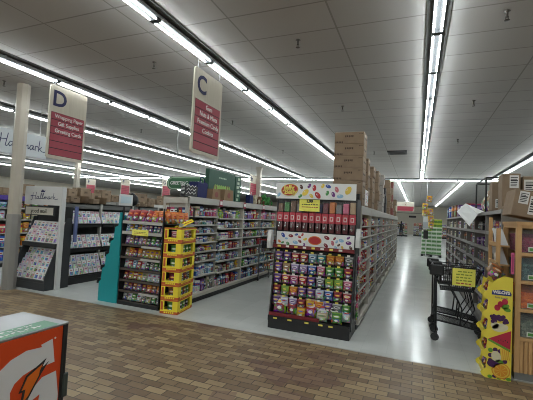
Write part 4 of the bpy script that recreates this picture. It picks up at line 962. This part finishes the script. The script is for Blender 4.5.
for k, (z0, z1, nm) in enumerate(((1.36,1.62,'maroon'), (1.06,1.33,'teal'), (.76,1.03,'orange'), (.455,.73,'grey green'))):
    MB().box(1.055, 1.86, 4.752, 4.80, z0-.03, z0+.005).build('rail', wood, F)
    if nm not in _m:
        m = mat('candy pieces ' + nm, binc[nm][0], .6, spec=.15); n = N(m); vo = n.new('ShaderNodeTexVoronoi'); n.l.new(n.coord('Object'), vo.inputs['Vector']); vo.inputs['Scale'].default_value = 45
        s_ = n.new('ShaderNodeSeparateColor'); n.l.new(vo.outputs['Color'], s_.inputs[0]); n.base(n.mix(s_.outputs[0], *binc[nm])); bp = n.new('ShaderNodeBump'); bp.inputs['Distance'].default_value = .003; n.l.new(vo.outputs['Distance'], bp.inputs['Height']); bp.invert = True; n.l.new(bp.outputs[0], n.b.inputs['Normal'])
    for j, x in enumerate((1.06, 1.465)):
        b = thing('candy_bin', f'clear bin of {nm} candy, {ORD[k]} down in the {"left" if j == 0 else "right"} column of the wooden cabinet', 'candy bin', (x+.2, 4.9, z0+.005))
        MB().box(x, x+.39, 4.775, 4.779, z0+.006, z1-.01).box(x, x+.004, 4.78, 5.38, z0+.006, z1-.03).box(x+.386, x+.39, 4.78, 5.38, z0+.006, z1-.03).box(x, x+.39, 4.78, 5.38, z0+.006, z0+.01).build('bin_shell', acr, b)
        tag(MB().prism([(4.782,z0+.012),(5.37,z0+.012),(5.37,z1-.06),(5.1,z1-.05),(4.782,z1-.09)], 'x', x+.006, x+.384).build('bin_contents', m, b), kind='stuff')
        MB().box(x+.06, x+.33, 4.771, 4.775, z0+.02, z0+.07).box(x+.07, x+.15, 4.769, 4.771, z0+.03, z0+.06, 1).box(x+.18, x+.31, 4.769, 4.771, z0+.04, z0+.05, 2).box(x+.06, x+.33, 4.7705, 4.771, z0+.02, z0+.07).build('bin_label', [lblw, lblg, ink_d], b)
# open slatted side rack to the left of the cabinet
F = thing('side_rack', 'open wooden side rack with slanted dividers behind the yellow floor display', 'rack', (.93, 5.3, 0))
for y in (4.98, 5.47): MB().box(.86, .90, y, y+.04, 0, 1.62 if y < 5.2 else 1.75).build('post', wood, F)
for z in (.5, .85, 1.18, 1.40): MB().box(.87, 1.0, 5.02, 5.47, z, z+.02).box(.86, .88, 5.02, 5.47, z, z+.05).build('rail', wood, F)
for z in (.87, 1.2, 1.42): MB().prism([(5.05,z),(5.35,z),(5.45,z+.19),(5.42,z+.19)], 'x', .90, .905).prism([(5.05,z),(5.06,z),(5.42,z+.19),(5.40,z+.19)], 'x', .88, .99).build('divider', wpanel, F)
tag(MB().box(.955, .985, 4.725, 4.729, 1.13, 1.36).box(.963, .977, 4.723, 4.725, 1.15, 1.34, 1).build('pink_tag', [mat('pink tag', (.55,.10,.22), .5), mat('pink tag dark', (.35,.04,.12), .5)]), 'tall pink tag hanging at the left corner of the wooden candy cabinet', 'tag')

# ------------------------------------------------------------------ cartons on the right
lblp = mat('paper label', (.62,.61,.58), .6)
def labelled(w_, d, h, loc, rot, label, marks, grp=None):
    t = thing('carton', label, 'box', loc, 0, grp); t.rotation_euler = rot
    MB().cbox(-w_/2, w_/2, -d/2, d/2, 0, h, .005).box(-w_/2-.001, w_/2+.001, -.03, .03, h-.0005, h+.001, 1).build('carton', [kraft(), mat('packing tape', (0,0,0))], t, world=False)
    for x0, x1, z0, z1 in marks:
        mb = MB().box(w_*x0, w_*x1, -d/2-.0015, -d/2+.001, h*z0, h*z1); rr = random.Random(int(x0*100)+5)
        for q in range(6):
            zz = h*(z0+(z1-z0)*(.14+.13*q)); a = w_*(x0+(x1-x0)*.1); e_ = w_*(x0+(x1-x0)*rr.uniform(.5,.92)); mb.box(a, e_, -d/2-.0025, -d/2-.001, zz, zz+h*(z1-z0)*(.06 if q != 3 else .1), 1)
        mb.build('shipping_label', [lblp, ink_d], t, world=False)
labelled(.46, .36, .29, (1.17, 4.98, 1.735), (-.02, .17, .05), 'tilted brown carton with two white labels on the wooden cabinet', ((-.40,-.20,.48,.95), (-.17,.06,.12,.82)))
labelled(.36, .34, .28, (1.62, 5.0, 1.702), (0,0,-.1), 'brown carton on the wooden cabinet beside the tilted one', ((-.2,.1,.3,.8),))
for i, (x, y, z, w_, d, h, lab, mk) in enumerate(((1.12,5.75,1.862,.2,.3,.47,'tall narrow brown carton behind the wooden cabinet, next to the tilted carton',((-.1,.4,.6,.95),)), (1.40,5.8,1.862,.3,.3,.44,'brown carton with a white label behind the tilted carton',((-.45,.1,.5,.9),)),
        (1.10,6.25,1.862,.22,.26,.42,'brown carton second back on the grey shelving',((-.3,.2,.1,.4),)), (1.08,5.72-.28+.16,1.70,.12,.1,.20,'small tan carton at the front edge of the grey shelving',((-.3,.3,.3,.7),)), (1.40,6.4,1.862,.3,.3,.5,'big brown carton at the back of the grey shelving',()))):
    labelled(w_, d, h, (x, y, z), (0,0,rnd.uniform(-.06,.06)), lab, mk)
F = thing('metal_frame_stand', 'black metal frame standing on the grey shelving with brown bags inside', 'rack', (1.15, 7.4, 1.862))
mb = MB()
for y in (6.85, 7.9): mb.tube((1.02,y,1.862),(1.02,y,2.42),.014,6).tube((1.3,y,1.862),(1.3,y,2.42),.014,6).tube((1.02,y,2.42),(1.3,y,2.42),.014,6)
for x in (1.02,1.3): mb.tube((x,6.85,2.42),(x,7.9,2.42),.014,6)
mb.build('frame', black, F)
for i, (y, h, wd) in enumerate(((7.0,.42,'brown'),(7.25,.46,'tan'),(7.5,.40,'brown'),(7.72,.34,'cream'))):
    put('paper_sack', pk_bag(.24, .16, h, wd), (1.16, y, 1.864), -PI/2, f'{wd} paper sack inside the black metal frame, {ORD[i]} from the front', 'bag', 'sacks in the metal frame')
for i, (y, wd, h) in enumerate(((8.7,'purple',.2),(9.5,'red',.26),(10.3,'white',.24),(11.1,'purple',.3),(12.0,'brown',.34),(13.0,'brown',.36),(14.0,'blue',.36),(14.7,'navy',.34))):
    put('printed_box', pk_box(.4, .3, h, wd), (1.16, y, 1.862), -PI/2, f'{wd} printed box on top of the grey shelving, {ORD[i]} behind the black metal frame', 'box', 'boxes on top of the grey shelving')
# open white carton lid hanging over the shelf edge
mb = MB(); P0 = [(1.02,8.2,1.92),(.86,7.35,1.85),(.80,7.6,1.58),(.90,8.9,1.80)]
def sheet(mb, q, th):
    q = [Vector(p) for p in q]; nn = (q[1]-q[0]).cross(q[2]-q[0]).normalized()*th
    mb.add([tuple(p) for p in q] + [tuple(p+nn) for p in q], [(0,1,2,3), (7,6,5,4), (0,4,5,1), (1,5,6,2), (2,6,7,3), (3,7,4,0)])
sheet(mb, [(.88,8.3,2.07),(.93,7.0,1.83),(.80,6.9,1.62),(.73,8.3,1.90)], .006)
sheet(mb, [(.88,8.3,2.07),(.93,7.0,1.83),(1.02,7.0,1.872),(1.02,8.3,2.0)], .006)
put('cardboard_sheet', mb.mesh('cardboard_sheet', mat('white cardboard', (.62,.62,.60), .6)), (0,0,0), 0, 'open white cardboard lid folded over the edge of the grey shelving', 'cardboard')

# ------------------------------------------------------------------ far aisle: pallet display, person, far shelves
t = thing('pallet', 'black pallet under the green and white cases in the far aisle', 'pallet', (.68, 20.2, 0))
MB().box(.22, 1.14, 19.85, 20.75, .09, .12).build('deck', black, t)
for x in (.22,.63,1.04): MB().box(x, x+.1, 19.85, 20.75, 0, .09).build('runner', black, t)
gw = mat('white case film', (.60,.64,.56), .4); gg = mat('green case print', (.06,.20,.04), .45); gy = mat('lime case print', (.45,.52,.05), .45)
cm = MB().cbox(-.11, .11, -.15, .15, 0, .19, .012)
for q in range(6): cm.prism([(-.105+.035*q,.02),(-.08+.035*q,.02),(-.07+.035*q,.11),(-.09+.035*q,.14),(-.105+.035*q,.09)], 'y', -.152, -.149, 1)
cm = cm.mesh('bottle_case', [gw, gg]); cm2 = cm.copy(); cm2.materials[0] = gy
for r in range(9):
    for c_ in range(4):
        if r > 5 and c_ == 0: continue
        if r > 7 and c_ < 2: continue
        for dpt in range(2):
            put('bottle_case', cm2 if (r > 6 or (r == 6 and c_ == 1)) else cm, (.345+.225*c_, 20.02+.31*dpt, .121+.192*r), 0, f'{"lime" if r > 6 else "green"} case on the far pallet, {ORD[r]} layer up, {ORD[c_]} column, {"front" if dpt == 0 else "back"} row', 'case', 'cases on the far pallet')
t = thing('strip_display', 'white pole display with yellow bags beside the far pallet', 'display stand', (.42, 19.4, 0))
MB().box(.25, .55, 19.3, 19.55, 0, .04).tube((.42,19.42,.04),(.42,19.42,3.93),.016,8).build('pole', wpanel, t)
MB().box(.28,.6,19.36,19.44,1.35,2.0).box(.27,.61,19.355,19.362,1.4,1.7,1).build('panel', [wpanel, mat('pale grey print', (.4,.42,.44), .5)], t)
MB().box(.3,.5,19.2,19.5,.9,1.3).build('dark_box', black, t)
for i, (x, z, r) in enumerate(((.32,2.3,.1),(.6,2.05,-.1),(.32,1.98,.1),(.62,1.72,-.1),(.6,1.4,.1),(.5,2.66,.1))):
    put('snack_bag', pk_bag(.26, .1, .3, 'yellow'), (x, 19.3, z), 0, f'yellow bag hung on the white pole display in the far aisle, {ORD[i]} of six', 'snack bag', 'yellow bags on the pole display', rot=(0, r, .2))
# far shelves
fmix = 'white grey cream red brown sky tan'.split()
for gi, (x0, yy) in enumerate(((-3.2, 46.), (-.4, 49.), (1.5, 46.))):
    t = thing('far_shelf', ['low far shelf left of the walking person','low far shelf straight behind the walking person','low far shelf right of the walking person'][gi], 'shelf', (x0+1, yy, 0))
    MB().box(x0, x0+2.2, yy, yy+.6, 0, .15).build('base', black, t); MB().box(x0, x0+2.2, yy+.5, yy+.6, .15, 1.5).build('back_panel', cream_s, t)
    for z in (.5,.9,1.3): MB().box(x0, x0+2.2, yy, yy+.5, z-.03, z).build('shelf', cream_s, t)
    for r, z in enumerate((.151,.501,.901,1.301)):
        for i in range(7):
            wd = fmix[rnd.randrange(7)]
            put('shelf_box', pk_box(.26, .3, .3, wd), (x0+.17+.31*i, yy+.22, z), 0, f'{wd} box, {ORD[i]} on the {ORD[3-r]} shelf down, {["left","middle","right"][gi]} low far shelf', 'box', 'boxes on the far low shelves')
# person walking away down the aisle
me = bpy.data.meshes.new('person')
J = [(0,0,.95,.14,.10),(0,0,1.15,.15,.10),(0,0,1.38,.18,.10),(0,.01,1.49,.06,.06),(0,-.01,1.60,.085,.10),(0,0,1.71,.06,.07),
     (.20,0,1.40,.06,.06),(.27,.03,1.13,.05,.05),(.25,-.10,.92,.038,.038),(-.20,0,1.40,.06,.06),(-.27,-.03,1.13,.05,.05),(-.25,.10,.90,.038,.038),
     (.10,0,.88,.10,.10),(.11,-.13,.48,.07,.07),(.11,-.22,.09,.05,.05),(.11,-.36,.04,.045,.035),(-.10,0,.88,.10,.10),(-.11,.10,.48,.07,.07),(-.11,.32,.10,.05,.05),(-.11,.22,.04,.045,.035)]
E_ = [(0,1),(1,2),(2,3),(3,4),(4,5),(2,6),(6,7),(7,8),(2,9),(9,10),(10,11),(0,12),(12,13),(13,14),(14,15),(0,16),(16,17),(17,18),(18,19)]
me.from_pydata([j[:3] for j in J], E_, [])
o = bpy.data.objects.new('person', me); C.objects.link(o); o.location = (-1.62, 44, 0)
me.materials.append(mat('dark clothes', (.02,.02,.026), .8))
md = o.modifiers.new('skin', 'SKIN'); sv = me.skin_vertices[0].data
for i, j in enumerate(J): sv[i].radius = (j[3], j[4])
sv[0].use_root = True
md.use_smooth_shade = True; o.modifiers.new('sub', 'SUBSURF').levels = 2; o.modifiers['sub'].render_levels = 2
tag(o, 'person in dark clothes walking far down the aisle under the red sign', 'person')
hr = MB().blob((0,.0,1.66),(.1,.115,.1)).build('hair', mat('dark hair', (.012,.009,.008), .7), o, world=False)

# ------------------------------------------------------------------ sports-drink cooler in the foreground
XF = -2.015; ZT = .9
org = mat('cooler orange', (.55,.055,.01), .35); stl = mat('brushed steel lid', (.36,.37,.38), .3, .8); gl = mat('logo white', (.58,.57,.56), .4)
F = thing('drink_cooler', 'orange drink cooler with steel lid and big white G, lower left corner', 'cooler', (-2.23, 1.36, 0))
MB().box(XF-.42, XF-.003, 1.0, 1.712, .06, ZT-.012).build('body', black, F)
fpn = MB().box(XF-.004, XF, 1.0, 1.684, .08, ZT-.014).build('front_panel', org, F)
MB().cbox(XF-.008, XF+.008, 1.684, 1.716, .06, ZT-.012, .003).build('corner_post', black, F)
MB().cbox(XF-.43, XF+.004, .99, 1.725, ZT-.014, ZT, .004).build('lid', stl, F)
tl = MB().box(XF-.14, XF-.005, 1.0, 1.66, ZT-.0002, ZT+.0012).build('lid_sticker', mat('sticker green', (.13,.30,.19), .45), F)
mb = MB(); rr = random.Random(11)
for r, xx in enumerate((XF-.105, XF-.055)):
    y = 1.27+.06*r
    while y < 1.56:
        l = rr.uniform(.018, .03); mb.box(xx-.014, xx+.014, y, y+l*.35, ZT+.001, ZT+.0022); mb.box(xx+(-.014 if rr.random() < .5 else .006), xx+(-.006 if rr.random() < .5 else .014), y, y+l, ZT+.001, ZT+.0022); y += l+.012
mb.build('sticker_print', gl, tl)
MB().cbox(XF-.004, XF+.016, 1.70, 1.735, .44, .585, .004).build('latch', mat('latch grey', (.04,.05,.045), .5), F)
MB().box(XF-.38, XF-.04, 1.04, 1.68, .0, .06).build('foot', black, F)
# the letter: a fat C-shaped arc, a serif and a bar
arc = []
cyy, czz = 1.545, .505
outer = [(1.616,.823),(1.544,.808),(1.551,.793),(1.456,.801),(1.371,.776),(1.319,.739),(1.262,.668),(1.232,.58),(1.228,.49),(1.25,.40),(1.295,.325),(1.36,.27),(1.44,.245),(1.53,.25),(1.60,.275),(1.66,.31),(1.700,.345)]
outer = [(min(a,1.678), b) for a, b in outer]
inner = [(1.678,.47),(1.654,.62),(1.565,.614),(1.51,.57),(1.477,.53),(1.50,.50),(1.556,.521),(1.545,.42),(1.50,.375),(1.44,.385),(1.40,.43),(1.383,.50),(1.383,.562),(1.38,.60),(1.40,.639),(1.446,.669),(1.516,.687),(1.588,.677),(1.639,.68)]
MB().prism(outer + inner, 'x', XF, XF+.002).build('letter_g', gl, fpn)
MB().disc((XF, 1.634, .824), .006, .006, 'x', .002, 0, 8, 0, 1).build('registered_mark', gl, fpn)
bo = [(1.584,.721),(1.467,.659),(1.429,.575),(1.452,.575),(1.443,.52),(1.43,.44),(1.47,.50),(1.493,.535),(1.558,.642),(1.600,.697),(1.555,.668)]
bi = [(1.560,.694),(1.474,.650),(1.443,.586),(1.466,.586),(1.455,.515),(1.485,.545),(1.54,.634),(1.545,.66)]
MB().prism(bo, 'x', XF, XF+.0035).prism(bi, 'x', XF+.0035, XF+.0045, 1).build('lightning_bolt', [ink_d, mat('bolt orange', (.62,.13,.01), .4)], fpn)
